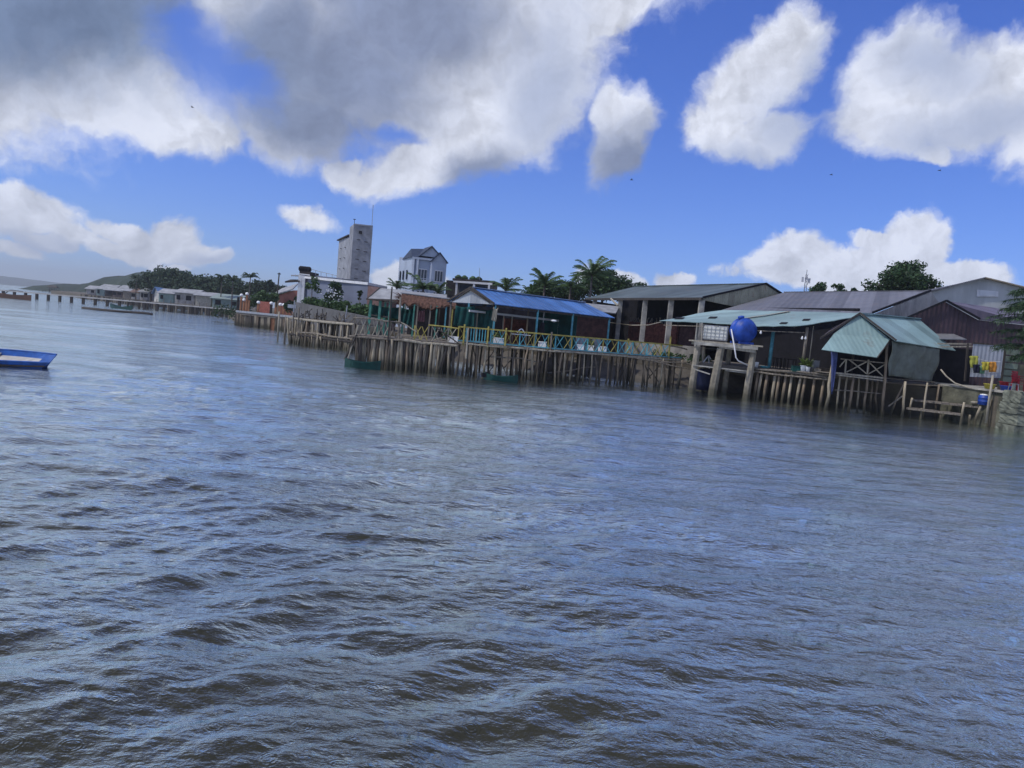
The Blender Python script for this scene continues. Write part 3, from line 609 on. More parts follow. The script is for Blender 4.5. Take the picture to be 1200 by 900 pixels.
# --- aqua roofed hut on stilts
m_aq1 = corr('aqua_sheet_front', (.27, .40, .39), (1, .15, 0), .25, var=.1, rough=.45, cdepth=.006)
m_aq2 = corr('aqua_sheet_side', (.26, .39, .39), (.4, 1, 0), .25, var=.1, rough=.4, cdepth=.006)
hb = P(1034, 485, 44.2)
t = T('stilt_hut', 'aqua roofed hut on stilts over the water', 'hut', (hb.x, 44.5, 0))
A0 = P(1006.7, 367.5, 44.6); A1 = P(1077, 374, 49.0); E0 = P(1049, 399.5, 43.2); E1 = P(1120, 410.7, 47.4); Wl = P(961, 396.5, 44.4); Wl1 = P(975, 384, 48.6)
rf = MB().slab([A0+V(0, -.1, 0), A1, E1, E0+V(0, -.1, 0)], .05); rf.build('roof', m_aq2, t)
MB().slab([A0+V(0, -.08, -.01), A1+V(0, 0, -.01), Wl1, Wl], .05).build('roof', m_mar_roof, t)
MB().beam(A0+V(0, -.12, .04), A1+V(0, 0, .04), .3, .05).build('ridge_cap', m_aq2, t)
G0, G1 = P(977, 391.5, 44.3), P(1042.5, 397.5, 43.6)
MB().slab([A0+V(0, .02, -.06), G0, G1], d=(0, .06, 0)).build('gable_sheet', m_aq1, t)
L0, L1 = P(962.7, 409.5, 43.2), P(1028, 418.8, 42.5)
MB().slab([G0+V(0, -.05, .03), G1+V(0, -.05, .03), L1, L0], .04).build('awning', m_aq1, t)
MB().beam(Wl+V(0, -.1, .02), A0+V(0, -.14, .03), .07, .10).beam(A0+V(0, -.14, .03), E0+V(0, -.14, .03), .07, .10).beam(L1+V(.02, 0, 0), G1+V(.05, 0, 0), .06).build('bargeboard', m_wood_dark, t)
zd = P(1000, 440, 44.2).z
planks(MB(), (P(977, 437, 44.2).x, 44.2), (P(1098, 448, 45.0).x, 45.2), 3.2, zd, 22).build('deck', m_plank, t)
MB().beam(P(975, 436.5, 44.1), P(1035, 443, 43.9), .09, .1).beam(P(982, 439.5, 44.0), P(1035, 446, 43.9), .06, .07).build('edge_beam', m_wood_pale, t)
MB().beam(P(985, 420.5, 44.0), P(1038, 425.5, 43.8), .06).build('top_rail', m_wood, t)
for a_, b_ in (((984, 430), (991.5, 421)), ((992, 436), (1015.5, 424)), ((995, 421.5), (1015.5, 438)), ((1019, 425), (1035, 441)), ((1018, 438), (1037, 427))):
    stick(MB(), P(*a_, 44.0), P(*b_, 43.95), .035, .01).build('cross_brace', m_wood_pale, t)
for px in (991, 1017): MB().beam(P(px+.8, 421.5, 44.02), P(px-.8, 438, 44.02), .07).build('rail_post', m_wood_pale, t)
stick(MB(), P(978, 457, 44.1), P(1036, 461.5, 44.0), .025, .02).build('tie_pole', m_wood, t)
for px, py, tx, ty, Y, r in ((967, 476, 977, 420, 44.6, .10), (980, 477, 985, 438, 44.2, .06), (988, 478, 993, 440, 44.8, .06), (994, 479, 1001, 438, 44.1, .085), (1004, 479, 1007, 443, 44.9, .06), (1012, 482, 1018, 425, 44.2, .075), (1020, 480, 1023, 445, 45.5, .06), (1027, 481, 1029, 445, 45.2, .06), (1033.5, 486, 1040, 400, 43.7, .085), (1056, 487, 1061, 447, 43.6, .08), (1042, 484, 1060, 448, 44.3, .055)):
    p0, p1 = P(px, py+5, Y), P(tx, ty, Y); m_ = p0.lerp(p1, .5)+V(random.gauss(0, .04), 0, 0)
    MB().tube([p0, p0.lerp(p1, .3)+V(random.gauss(0, .04), 0, 0), m_, p1], [r*1.1, r, r*.95, r*.85], 8).build('pile', random.choice([m_pw2, m_pw1]), t, smooth=True)
stick(MB(), P(1041, 476, 44.0), P(1058, 464, 43.7), .05, .01).build('cross_brace', m_wood, t)
pw_ = [P(1040, 399, 44.2), P(1100, 408, 46.8)]
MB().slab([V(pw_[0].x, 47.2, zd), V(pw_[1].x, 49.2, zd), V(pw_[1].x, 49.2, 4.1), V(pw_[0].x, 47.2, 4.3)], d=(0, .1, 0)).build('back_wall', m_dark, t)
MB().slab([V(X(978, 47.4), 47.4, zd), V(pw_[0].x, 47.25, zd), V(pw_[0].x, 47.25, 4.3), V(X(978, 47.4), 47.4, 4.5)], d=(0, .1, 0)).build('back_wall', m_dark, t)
# tarpaulin curtain
b = MB(); g = {}; nx, nz_ = 18, 12
c4 = [P(1045, 399, 43.5), P(1102, 409.5, 46.2), P(1093, 447.5, 46.0), P(1040, 440.5, 43.6)]
for j in range(nz_+1):
    for i in range(nx+1):
        s0, t0 = i/nx, j/nz_; q = c4[0].lerp(c4[1], s0).lerp(c4[3].lerp(c4[2], s0), t0)
        q += V(.5, -1, 0)*(.09*math.sin(s0*13+t0*3)*t0**.7+.05*math.sin(s0*31+t0*7)+.04*math.sin(t0*8-s0*9)) + V(0, 0, .05*math.sin(s0*7)*t0)
        g[i, j] = len(b.v); b.v.append(q)
for j in range(nz_):
    for i in range(nx): b.f.append((g[i, j], g[i+1, j], g[i+1, j+1], g[i, j+1]))
o = b.build('tarpaulin', m_tarp, smooth=True); sm = o.modifiers.new('thickness', 'SOLIDIFY'); sm.thickness = .02
tag(o, 'grey green tarpaulin hanging from the side eave of the aqua hut', 'tarpaulin')
b = MB(); g = {}
for j in range(13):
    for i in range(5):
        s0, t0 = i/4, j/12; w = lerp(8, 3.5, min(1, t0*1.3)) if t0 < .8 else lerp(3.5, 1, (t0-.8)/.2)
        q = P(978-w/2+w*s0-t0*3, 412+t0*50, 43.9+.06*math.sin(s0*9+t0*4)); g[i, j] = len(b.v); b.v.append(q)
for j in range(12):
    for i in range(4): b.f.append((g[i, j], g[i+1, j], g[i+1, j+1], g[i, j+1]))
o = b.build('cloth', m_cloth, smooth=True); o.modifiers.new('thickness', 'SOLIDIFY').thickness = .02
tag(o, 'long blue cloth hanging from the left corner of the aqua hut', 'cloth')
# --- big grey roofed hall with the aqua lean-to
def yz(px, py, z): # point at pixel with height z
    d = ray(px, py); t_ = (z-H)/d.z; return V(d.x*t_, d.y*t_, z)
m_gr = corr('grey_roof_sheet', (.155, .16, .185), (.9, -.45, 0), .5, var=.16, rough=.55, cdepth=.02)
m_aqr = corr('aqua_lean_to_sheet', (.27, .39, .38), (.2, 1, 0), .3, var=.14, rough=.45, cdepth=.01)
m_gab = corr('weathered_gable_sheet', (.36, .35, .33), (1, 1, 0), .28, var=.3, cdepth=.02)
eR, eL = yz(1022, 367, 6.25), yz(846, 363, 6.25); rR, rL = yz(1090, 341, 8.7), yz(920, 342.3, 8.7)
t = T('waterside_hall', 'large grey roofed hall with an aqua lean-to behind the blue water tank', 'hall', (eR.x-3, 52, 1.75))
MB().slab([eL, eR, rR, rL], .06).build('roof', m_gr, t)
bk = (rR-eR); bk = V(bk.x*.9, bk.y*.9, 0)
MB().slab([rL, rR, rR+bk*.3+V(0, 0, -.9), rL+bk*.3+V(0, 0, -.9)], .06).build('roof', m_gr, t)
fe = rR+bk*.28+V(0, 0, -.85); 
MB().slab([eR+V(.05, 0, -.07), rR+V(.05, 0, -.07), fe+V(.05, 0, -.07), fe+V(.05, 0, -1.6), V(eR.x+.05, eR.y, 5.2)], d=(.1, .05, 0)).build('gable_sheet', m_gab, t)
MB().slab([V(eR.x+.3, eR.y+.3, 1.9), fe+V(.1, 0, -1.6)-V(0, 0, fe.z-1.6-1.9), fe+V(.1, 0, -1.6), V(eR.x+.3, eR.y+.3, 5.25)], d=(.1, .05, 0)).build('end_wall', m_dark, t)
MB().beam(eR+V(0, -.08, .05), rR+V(0, -.08, .05), .1, .12).build('bargeboard', m_dark, t)
MB().beam(rL, rR, .35, .06).build('ridge_cap', m_gr, t)
# lean-to: a sagging sheet
up = [P(818, 367, 57.5), P(848, 363.2, 56.2), P(905, 364.4, 53.4), P(965, 365.6, 50.4), P(1010, 367, 48.2)]
lo = [P(773, 375.6, 54.5), P(833, 378.2, 50.5), P(888, 382, 48.2), P(938, 381.5, 46.5), P(1000, 371.5, 46.2)]
b = MB(); g = {}
for i in range(33):
    k = min(3, i//8); f = (i-k*8)/8; pu = up[k].lerp(up[k+1], f); pl_ = lo[k].lerp(lo[k+1], f)
    for j in range(7): g[i, j] = len(b.v); b.v.append(pu.lerp(pl_, j/6)+V(0, 0, -.06*math.sin(j/6*math.pi)+.015*math.sin(i*1.9)*(j/6)))
for i in range(32):
    for j in range(6): b.f.append((g[i, j], g[i+1, j], g[i+1, j+1], g[i, j+1]))
o = b.build('lean_to_roof', m_aqr, t); o.modifiers.new('thickness', 'SOLIDIFY').thickness = .04
def on_leanto(px, py):
    best = None
    for i in range(32):
        for j in range(6):
            A, B_, C_, D_ = [b.v[g[i+a_, j+c_]] for a_, c_ in ((0, 0), (1, 0), (1, 1), (0, 1))]
            n = (B_-A).cross(D_-A); d = ray(px, py); t_ = (A-V(0, 0, H)).dot(n)/d.dot(n); q = V(0, 0, H)+d*t_
            m_ = (A+B_+C_+D_)/4; e = (q-m_).length
            if best is None or e < best[0]: best = (e, q)
    return best[1]
for px, py, w in ((796, 373.4, 6), (835, 372.6, 5.5), (918, 379.2, 5), (944.5, 375.2, 5)):
    pa, pb, pc, pd = [on_leanto(px+dx*w, py+dy) for dx, dy in ((-1, .9), (.6, .9), (1.1, -.9), (-.5, -.9))]
    MB().slab([pa+V(0, 0, .05), pb+V(0, 0, .05), pc+V(0, 0, .05), pd+V(0, 0, .05)], .02).build('shade_gap', m_dark, t)  # plates standing for missing sheets, the shade beneath put into their colour
pa, pb = on_leanto(874, 373.4)+V(0, 0, .045), on_leanto(925, 365.5)+V(0, 0, .045)
MB().beam(pa, pb, .35, .015).build('seam', m_wood_pale, t)
# inside: floor, back wall, posts
MB().slab([V(lo[2].x-3.5, 49.5, 2.0), V(lo[4].x+1, 47.6, 2.0), V(eR.x, eR.y+6, 2.0), V(eL.x+2, eL.y+6, 2.0)], d=(0, 0, -.2)).build('floor', m_plank, t)
bw0, bw1 = V(eL.x+1.2, eL.y+1.6), V(eR.x-.2, eR.y+1.6)
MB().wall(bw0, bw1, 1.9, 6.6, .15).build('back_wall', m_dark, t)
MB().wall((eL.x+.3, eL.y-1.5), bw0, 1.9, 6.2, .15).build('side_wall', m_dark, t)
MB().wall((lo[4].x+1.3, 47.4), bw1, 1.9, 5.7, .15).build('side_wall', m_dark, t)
for px, py0, py1, Y, r, m in ((903, 388, 433, 49.2, .12, m_cyan), (942, 383.5, 436, 46.9, .10, m_wood), (949, 382, 434, 47.0, .035, m_wood_pale), (1000, 374, 430, 47.0, .08, m_wood_dark), (815, 378, 398, 52.8, .06, m_conc)):
    q0, q1 = P(px+(py0-410)*-.09, py0, Y), P(px-(py1-410)*.09, py1, Y); MB().tube([V(q1.x, Y, 2.0), V(q1.x+.02, Y, q0.z)], r, 8).build('post', m, t, smooth=True)
MB().beam(P(865, 386.5, 48.8), P(946, 390, 47.0), .05, .06).beam(P(778, 381, 53.5), P(846, 383, 50), .05, .06).build('tie_beam', m_wood, t)
for k in range(7):
    i = 3+k*4; MB().beam(b.v[g[i, 0]]+V(0, 0, -.12), b.v[g[i, 6]]+V(0, .1, -.1), .06, .1).build('rafter', m_wood_dark, t)
for px, py, Y in ((891.5, 390, 47.6), (940, 396.5, 46.7), (944, 396.5, 46.7)):
    q = P(px, py, Y); o = MB().lathe(q, [(.03, .14), (.035, .09), (.07, .02), (.07, -.03), (.03, -.08)], 10).build('light_bulb', m_foam, None, smooth=True)
    tag(o, {891.5: 'white bulb hanging under the lean-to beside the blue tank', 940: 'left white bulb of the pair on the wooden post', 944: 'right white bulb of the pair on the wooden post'}[px], 'light bulb')
# --- dock in front of the hall
t = T('dock', 'plank dock on pale stilts in front of the dark open hall', 'dock', (X(930, 47), 47.5, 0))
D0, D1 = V(X(876, 48.6), 48.6), V(X(975, 45.8), 45.8); zdk = 2.0
planks(MB(), (D0.x, D0.y), (D1.x, D1.y), 3.5, zdk, 26).build('deck', m_plank, t)
for dz, m in ((-.08, m_plank), (-.2, m_wood)):
    stick(MB(), D0+V(0, -.1, zdk+dz), D1+V(0, -.1, zdk+dz-.06), .055, .03).build('edge_beam', m, t)
stick(MB(), P(914, 434.8, 47.2), P(972, 439.5, 45.7), .05, .04).build('edge_beam', m_wood, t)
for px in (884, 888.5, 895, 904.5, 909.5, 917, 924, 934.5, 940, 951, 962):
    Y = 48.6-(px-876)/99*2.8-.05; q = P(px, 470, Y); lp = random.uniform(-.02, .12)
    MB().tube([V(q.x-lp, Y, -.7), V(q.x-lp*.4, Y, .6), V(q.x+.04, Y, zdk-.1)], [.10, .095, .085], 8).build('pile', m_pw2 if px in (888.5, 904.5, 934.5, 924) else m_pw1, t, smooth=True)
for k in range(14):
    q = V(lerp(D0.x, D1.x, random.random()), random.uniform(48.2, 50.5)); pile(MB(), q.x, q.y, zdk-.1, .07, .1).build('pile', m_pw3, t, smooth=True)
def put(px, py, Y, z=zdk+.03): q = P(px, py, Y); return V(q.x, Y, z)
p = put(885.5, 433, 48.7); o = tag(MB().lathe(p, [(.13, 0), (.16, .3), (.175, .36), (.15, .36), (.13, .05)], 14).build('bucket', m_foam, smooth=True), 'white bucket at the left end of the plank dock', 'bucket')
basin('basin', 'shallow cyan basin beside the white bucket', put(896, 434, 48.5), .32, .10, m_cyan_b)
def potplant(label, p, r, h):
    t = T('potted_plant', label, 'potted plant', p); MB().lathe(p, [(r*.75, 0), (r, h), (r*1.05, h+.02), (r*.9, h+.01), (r*.85, h-.05)], 14).build('pot', m_foam, t, smooth=True)
    f = MB()
    for k in range(40):
        a = random.uniform(0, TAU); e = random.uniform(.25, 1.3); d = V(math.cos(a)*math.cos(e), math.sin(a)*math.cos(e), math.sin(e)); L_ = random.uniform(.35, .85); s = V(-math.sin(a), math.cos(a), 0)*.06
        q0 = p+V(0, 0, h); q1 = q0+d*L_*.6; q2 = q0+d*L_-V(0, 0, L_*.2); f.add([q0, q1-s, q2, q1+s], [(0, 1, 2, 3)])
    fmesh(f, 'foliage', mat('pot_leaves', (.12, .17, .04), .5, .3, 2, isl=.4), t)
potplant('leafy plant in the larger white pot on the dock', put(941, 435, 46.7), .20, .42)
potplant('leafy plant in the smaller white pot on the dock', put(946.5, 436, 46.5), .13, .36)
for label, px, Y, sz, m in (('grey blue bin behind the potted plants', 955.5, 47.6, (.35, .35, .75), m_metal), ('brown wooden crate at the right end of the dock', 965.5, 46.9, (.75, .4, .32), m_wood_dark), ('pale carton beside the brown crate', 957.5, 46.6, (.4, .3, .25), m_wood_pale), ('dark green crate at the foot of the potted plants', 933, 46.9, (.5, .4, .3), m_net)):
    p = put(px, 430, Y); nm = {'bin': 'bin', 'crate': 'crate', 'carton': 'carton'}[label.split()[2] if label.split()[2] in ('bin', 'crate') else ('carton' if 'carton' in label else 'crate')]
    b = MB(); s = sz; b.box(p+V(0, 0, .015), (s[0], s[1], .03)); [b.box(p+V(sx*(s[0]/2-.015), 0, s[2]/2+.03), (.03, s[1], s[2])) for sx in (-1, 1)]; [b.box(p+V(0, sy*(s[1]/2-.015), s[2]/2+.03), (s[0]-.062, .03, s[2])) for sy in (-1, 1)]
    b.box(p+V(0, 0, s[2]+.045), (s[0]+.03, s[1]+.03, .03))
    tag(b.build(nm, m), label, nm)
for k, (px, Y) in enumerate(((906, 50.2), (915, 50.4), (924, 50.0))):
    p = put(px, 425, Y); t = T('bench_table', ('dim wooden table under the lean-to nearest the blue tank', 'dim wooden table in the middle of the lean-to', 'dim wooden table nearest the potted plants')[k], 'table', p, 'tables in the dark hall')
    MB().box(p+V(0, 0, .72), (.9, .6, .04)).build('tabletop', m_dim, t)
    for sx in (-.4, .4):
        for sy in (-.25, .25): MB().beam(p+V(sx, sy, 0), p+V(sx, sy, .7), .05).build('leg', m_dim, t)
# --- tank platform
t = T('tank_stand', 'weathered concrete stand on thick columns carrying the water tanks', 'tank stand', (X(840, 48), 48, 0))
zt = P(850, 405, 48.5).z; m_std = mat('stand_concrete', (.25, .225, .175), .9, .45, 1.6, .015, 9, tide=True)
for (bx, by, tx, ty, Y, w) in ((809, 462, 818, 404, 49.2, .42), (833, 465, 845, 407, 48.6, .5), (873, 469, 883, 412, 48.0, .42), (848, 461, 855, 410, 50.3, .34), (823, 456, 825, 404, 51.0, .22)):
    p0, p1 = P(bx, by+4, Y), P(tx, ty, Y); p1.z = zt-.2
    MB().tube([p0+V(0, 0, -.5), p0.lerp(p1, .4), p1], [w*.62, w*.56, w*.5], 8).build('column', m_std, t)
q = [P(814, 398.5, 49.1), P(888, 407.5, 47.7)]
MB().beam(V(q[0].x, 49.05, zt), V(q[1].x, 47.65, zt), .3, .2).build('front_beam', m_conc, t)
MB().beam(V(q[0].x+.3, 51.1, zt), V(q[1].x+.3, 49.8, zt), .3, .2).build('rear_beam', m_conc, t)
MB().slab([V(q[0].x-.2, 49.0, zt+.2), V(q[1].x+.3, 47.6, zt+.2), V(q[1].x+.6, 49.9, zt+.2), V(q[0].x+.1, 51.2, zt+.2)], d=(0, 0, -.1)).build('slab', m_wood_pale, t)
MB().beam(P(843, 404.5, 48.45), P(886, 410.5, 47.7), .1, .35).build('fascia', m_wood_pale, t)
for a_, b_ in (((812, 428, 49), (884, 436, 47.9)), ((815, 433, 49), (832, 438.5, 48.6)), ((850, 434, 48.5), (883, 438, 48))): MB().beam(P(*a_), P(*b_), .08, .08).build('tie_beam', m_conc, t)
for a_, b_ in (((824, 424.5, 49.4), (830.5, 416.5, 49.4)), ((830.5, 416.5, 49.4), (833, 421, 49.4)), ((830.5, 417, 49.4), (831, 432, 49.4))): MB().beam(P(*a_), P(*b_), .06).build('strut', m_metal, t)
MB().beam(P(822, 400, 49.3), P(823, 378, 49.3), .06).build('pole', m_wood_pale, t)
# IBC tote
zs = zt+.2; q0, q1 = P(825, 399, 49.4), P(856, 399, 48.8); c = V((q0.x+q1.x)/2, 49.6, 0); rz = math.atan2(-.6, q1.x-q0.x)
t = T('water_tote', 'white cube water container in a metal cage on the tank stand', 'water container', (c.x, c.y, zs))
w_, d_, h_ = 1.62, 1.0, .98
MB().box((c.x, c.y, zs+.05), (w_, d_, .1), rz).build('pallet', m_wood_dark, t)
bb = MB().box((c.x, c.y, zs+.12+h_/2-.05), (w_-.06, d_-.06, h_-.1), rz).build('bottle', mat('translucent_plastic', (.66, .67, .58), .5, .2, 2, col2=(.60, .60, .55)), t)
bv = bb.modifiers.new('bevel', 'BEVEL'); bv.width = .08; bv.segments = 3
cg = MB(); ar = Matrix.Rotation(rz, 3, 'Z')
for k in range(7):
    x = -w_/2+w_*k/6
    for sy in (-1, 1): cg.beam(V(c.x, c.y, zs+.1)+ar@V(x, sy*d_/2, 0), V(c.x, c.y, zs+h_+.08)+ar@V(x, sy*d_/2, 0), .02)
for k in range(5):
    z = zs+.12+(h_-.05)*k/4
    for sy in (-1, 1): cg.beam(V(c.x, c.y, z)+ar@V(-w_/2, sy*d_/2, 0), V(c.x, c.y, z)+ar@V(w_/2, sy*d_/2, 0), .025)
    for sx in (-1, 1): cg.beam(V(c.x, c.y, z)+ar@V(sx*w_/2, -d_/2, 0), V(c.x, c.y, z)+ar@V(sx*w_/2, d_/2, 0), .025)
cg.build('cage', m_metal, t)
MB().lathe((c.x, c.y, zs+h_+.02), [(.15, 0), (.16, .06), (.1, .08)], 14).build('cap', m_dark, t)
MB().lathe((c.x+.9, c.y, zs), [(0.001, 0)]*2, 3) if False else None
# blue horizontal round tank
tc_ = P(870.5, 392, 48.4)
t = T('water_tank', 'large round blue plastic water tank on the stand', 'water tank', (tc_.x, tc_.y, zs))
ax = V(.35, -1, 0); r_ = .83
prof = [(.28, -.72), (.50, -.66), (.68, -.52), (.77, -.34), (r_, -.3), (r_, -.22), (.77, -.18), (.77, .12), (r_, .16), (r_, .24), (.77, .28), (.74, .42), (.64, .58), (.44, .68), (.2, .72)]
o = MB().lathe((tc_.x, tc_.y, zs+.86), prof, 28, ax).build('body', m_tank, t, smooth=True)
MB().lathe((tc_.x-.25, tc_.y-.1, zs+1.66), [(.2, 0), (.21, .1), (.17, .14), (.05, .16)], 16, (-.2, -.1, 1)).build('cap', m_tank, t, smooth=True)
for s in (-.42, .42): MB().box((tc_.x+s*.35, tc_.y-s, zs+.07), (1.1, .12, .14), math.atan2(.35, 1)).build('foot', m_tank, t)
b = MB().tube([P(857, 386, 48.2), P(859.5, 400, 47.6), P(862.5, 419, 47.5), P(865, 423, 47.5), P(876, 428, 47.7)], .045, 8); tag(b.build('water_pipe', m_white, smooth=True), 'pale bent water pipe coming down from the blue tank', 'pipe')
b = MB().tube([P(774, 377.5, 54), P(760, 381, 57), P(740, 381, 60), P(714, 378, 57)], .035, 6); tag(b.build('supply_pipe', m_wood_pale, smooth=True), 'long thin pipe slung across the concrete columns of the big shed', 'pipe')
p = P(824, 459, 50.4); o = MB().lathe((p.x, p.y, 0.15), [(.5, 0), (.52, .5), (.5, 1.3), (.4, 1.45)], 16).build('barrel', mat('navy_plastic', (.004, .008, .035), .5, .2, 2), smooth=True); tag(o, 'dark navy barrel half hidden behind the tank stand columns', 'barrel')
# --- big open shed
Z0 = 7.1
FR, FL = yz(823, 348.5, Z0), yz(686, 349.5, Z0); RR, RL = yz(897, 332.3, 9.2), yz(745, 335.6, 9.0)
m_sr = corr('slate_green_roof', (.095, .125, .13), (.4, -.9, 0), .4, var=.18, rough=.55, cdepth=.015)
m_sg = corr('lichen_gable_sheet', (.34, .34, .25), (1, .6, 0), .3, var=.35, cdepth=.02)
t = T('open_shed', 'large open shed with concrete columns and a grey gabled roof', 'shed', ((FR.x+FL.x)/2, 68, 2.5))
bk = V(RR.x-FR.x, RR.y-FR.y)
MB().slab([FL, FR, RR, RL], .08).build('roof', m_sr, t)
MB().slab([RL, RR, RR+bk*.9+V(0, 0, -1.9), RL+bk*.9+V(0, 0, -1.9)], .08).build('roof', m_sr, t)
fe = RR+bk*.9+V(0, 0, -1.95)
MB().slab([FR+V(0, 0, -.1), RR+V(0, 0, -.1), fe, fe+V(0, 0, -.9), V(FR.x, FR.y, FR.z-.2)], d=(-.15, .15, 0)).build('gable_sheet', m_sg, t)
MB().beam(FR+V(.05, -.05, .02), RR+V(.05, -.05, .02), .1, .14).beam(RR+V(.05, -.05, .02), fe+V(.05, -.05, .1), .1, .14).build('bargeboard', m_dark, t)
MB().beam(FL+V(0, 0, -.12), FR+V(0, 0, -.12), .15, .2).build('eaves_beam', m_wood_dark, t)
MB().beam(RL, RR, .5, .08).build('ridge_cap', m_sr, t)
zp = 3.0
def alongF(px):  # point of the front line seen at that photo column
    lo_, hi_ = 0, 1
    for _ in range(30):
        m_ = (lo_+hi_)/2; q = FL.lerp(FR, m_)
        d = V(q.x, q.y, 3.0)-V(0, 0, H); xx = 600+FPX*d.dot(cr)/d.dot(fwd)
        if xx < px: lo_ = m_
        else: hi_ = m_
    return V(q.x, q.y)
for px in (692, 721.5, 750.5, 780.5, 816):
    q = alongF(px); q2 = q+V(.15, .35); MB().beam(V(q2.x, q2.y, 1.7), V(q2.x, q2.y, Z0-.15), .42, .42, (0, 1, 0)).build('column', m_conc, t)
q0, q1 = alongF(700), alongF(838)
MB().wall(q0+V(0, -.1), q1+V(0, -.1), 1.7, zp, .6).build('plinth', mat('plinth_concrete', (.21, .20, .175), .9, .4, .8, .03, 5), t)
MB().slab([V(q0.x, q0.y, zp-.05), V(q1.x, q1.y, zp-.05), V(q1.x+8, q1.y+9, zp-.05), V(q0.x+8, q0.y+9, zp-.05)], d=(0, 0, -.1)).build('floor', m_conc_mossy, t)
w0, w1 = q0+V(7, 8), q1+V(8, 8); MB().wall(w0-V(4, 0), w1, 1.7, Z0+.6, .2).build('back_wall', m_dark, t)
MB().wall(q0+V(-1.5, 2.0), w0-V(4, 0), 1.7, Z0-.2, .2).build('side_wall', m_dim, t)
w0, w1 = alongF(722)+V(1.6, 3.2), alongF(779)+V(1.6, 3.2)
MB().wall(w0, w1, 2.9, 5.0, .25, z1b=4.8).build('brick_wall', m_brick, t)
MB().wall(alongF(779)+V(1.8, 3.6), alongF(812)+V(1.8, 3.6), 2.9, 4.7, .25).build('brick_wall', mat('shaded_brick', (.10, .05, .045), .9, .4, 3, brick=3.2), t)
b = MB(); k0 = alongF(724)+V(1.5, 3.0); k1 = alongF(770)+V(1.5, 3.0)
for k in range(26):
    q = k0.lerp(k1, k/25); b.beam(V(q.x, q.y+random.uniform(-.3, .3), 4.9), V(q.x+random.uniform(-.3, .3), q.y, 5.0+random.uniform(.1, .5)), .06)
b.build('timber_stack', m_wood, t)
stick(MB(), P(716, 350, 70), P(724, 358, 68), .1, 0).build('knee_brace', m_wood_pale, t)
# rubble bank with weeds between walkway and shed
bush('green weeds and rubble on the bank below the open shed plinth', X(800, 54.6), 54.6, 1.8, 2.6, .7, m_leaf_mid, 900, .1, 'weeds', 'weed_patch', ln=[-1.2, 0, 1.2])
# --- white building, round tree, mast behind
Y = 66
wp = [P(1090, 341, Y), P(1150.8, 325, Y), P(1196, 336, Y+2), P(1240, 345, Y+4)]
t = T('warehouse', 'whitewashed building with a shallow gable behind the grey roof', 'building', (wp[1].x, Y, 1.75))
MB().slab([V(wp[0].x, Y, 1.75), V(wp[3].x, Y, 1.75), V(wp[3].x, Y, wp[2].z-.8), wp[1]+V(0, 0, -.1), wp[0]+V(0, 0, -.1)], d=(0, .3, 0)).build('wall', mat('whitewash', (.42, .44, .43), .9, .25, .5, streak=(1, 1, .3)), t)
MB().slab([wp[0]+V(-.3, -.5, 0), wp[1]+V(0, -.5, 0), wp[1]+V(3, 9, .2), wp[0]+V(2, 9, .2)], .1).build('roof', m_gr, t)
MB().slab([wp[1]+V(0, -.5, 0), P(1240, 345, Y-.5), P(1240, 345, Y-.5)+V(3, 9, 0), wp[1]+V(3, 9, .2)], .1).build('roof', mat('tan_roof', (.33, .28, .20), .8, .4, 1), t)
q = [P(1145, 339.5, Y-.1), P(1170, 341.5, Y-.1), P(1170, 348, Y-.1), P(1145, 347.5, Y-.1)]
w = MB().slab(q, d=(0, .1, 0)).build('window', m_white, t)
MB().slab([q[0].lerp(q[2], .12)+V(0, -.04, 0), q[1].lerp(q[3], .12)+V(0, -.04, 0), q[2].lerp(q[0], .12)+V(0, -.04, 0), q[3].lerp(q[1], .12)+V(0, -.04, 0)], d=(0, .03, 0)).build('pane', mat('pale_pane', (.55, .58, .6), .3, .1, 1), w)
Y = 80; c = P(1059, 331, Y)
tree('large round dark green tree behind the grey roof', (c.x, Y), 1.75, c.z-.4, 3.7, 2.9, m_leaf_dark, 9000, .20, 46, .42, tr=.3, extra=[(P(1018, 332, Y).x, Y, P(1018, 332, Y).z, .75, .8), (P(1026, 334, Y).x, Y, P(1026, 335, Y).z, .8, .8), (P(1095, 334, Y).x, Y, P(1095, 334, Y).z, 1.0, .8)])
Y = 95
for k, (px, py, r) in enumerate(((962, 338, 1.5), (983, 339, 1.2), (1003, 341, .7))):
    c = P(px, py, Y); tree(('low dark treetop right of the lattice mast', 'low treetop between the mast and the big round tree', 'tiny treetop just left of the big round tree')[k], (c.x, Y), 1.75, c.z-.2, r, r*.75, m_leaf_dark, 900, .16, 12, .5, tr=.12)
q0, q1 = P(947, 343, 90), P(945.5, 319, 90)
t = T('lattice_mast', 'slender lattice mast rising above the grey roof', 'mast', (q0.x, 90, 1.75)); zt_ = q1.z
b = MB()
for sx, sy in ((-.22, -.2), (.22, -.2), (0, .25)): b.beam(V(q1.x+sx, 90+sy, 1.75), V(q1.x+sx*.5, 90+sy*.5, zt_-.6), .05)
for k in range(14):
    z = lerp(4, zt_-.8, k/13); z2 = z+.6; b.beam(V(q1.x-.2, 89.8, z), V(q1.x+.2, 89.8, z2), .03).beam(V(q1.x+.2, 89.8, z), V(q1.x, 90.2, z2), .03)
b.build('lattice', m_metal, t); MB().beam(V(q1.x, 90, zt_-.7), V(q1.x, 90, zt_+.3), .06).build('rod', m_metal, t)
b = MB(); [b.box((q1.x+dx, 90, zt_-.9+dz), (.25, .15, .6)) for dx, dz in ((-.4, 0), (.4, -.1), (0, .3))]; b.build('antenna_panel', m_white, t)
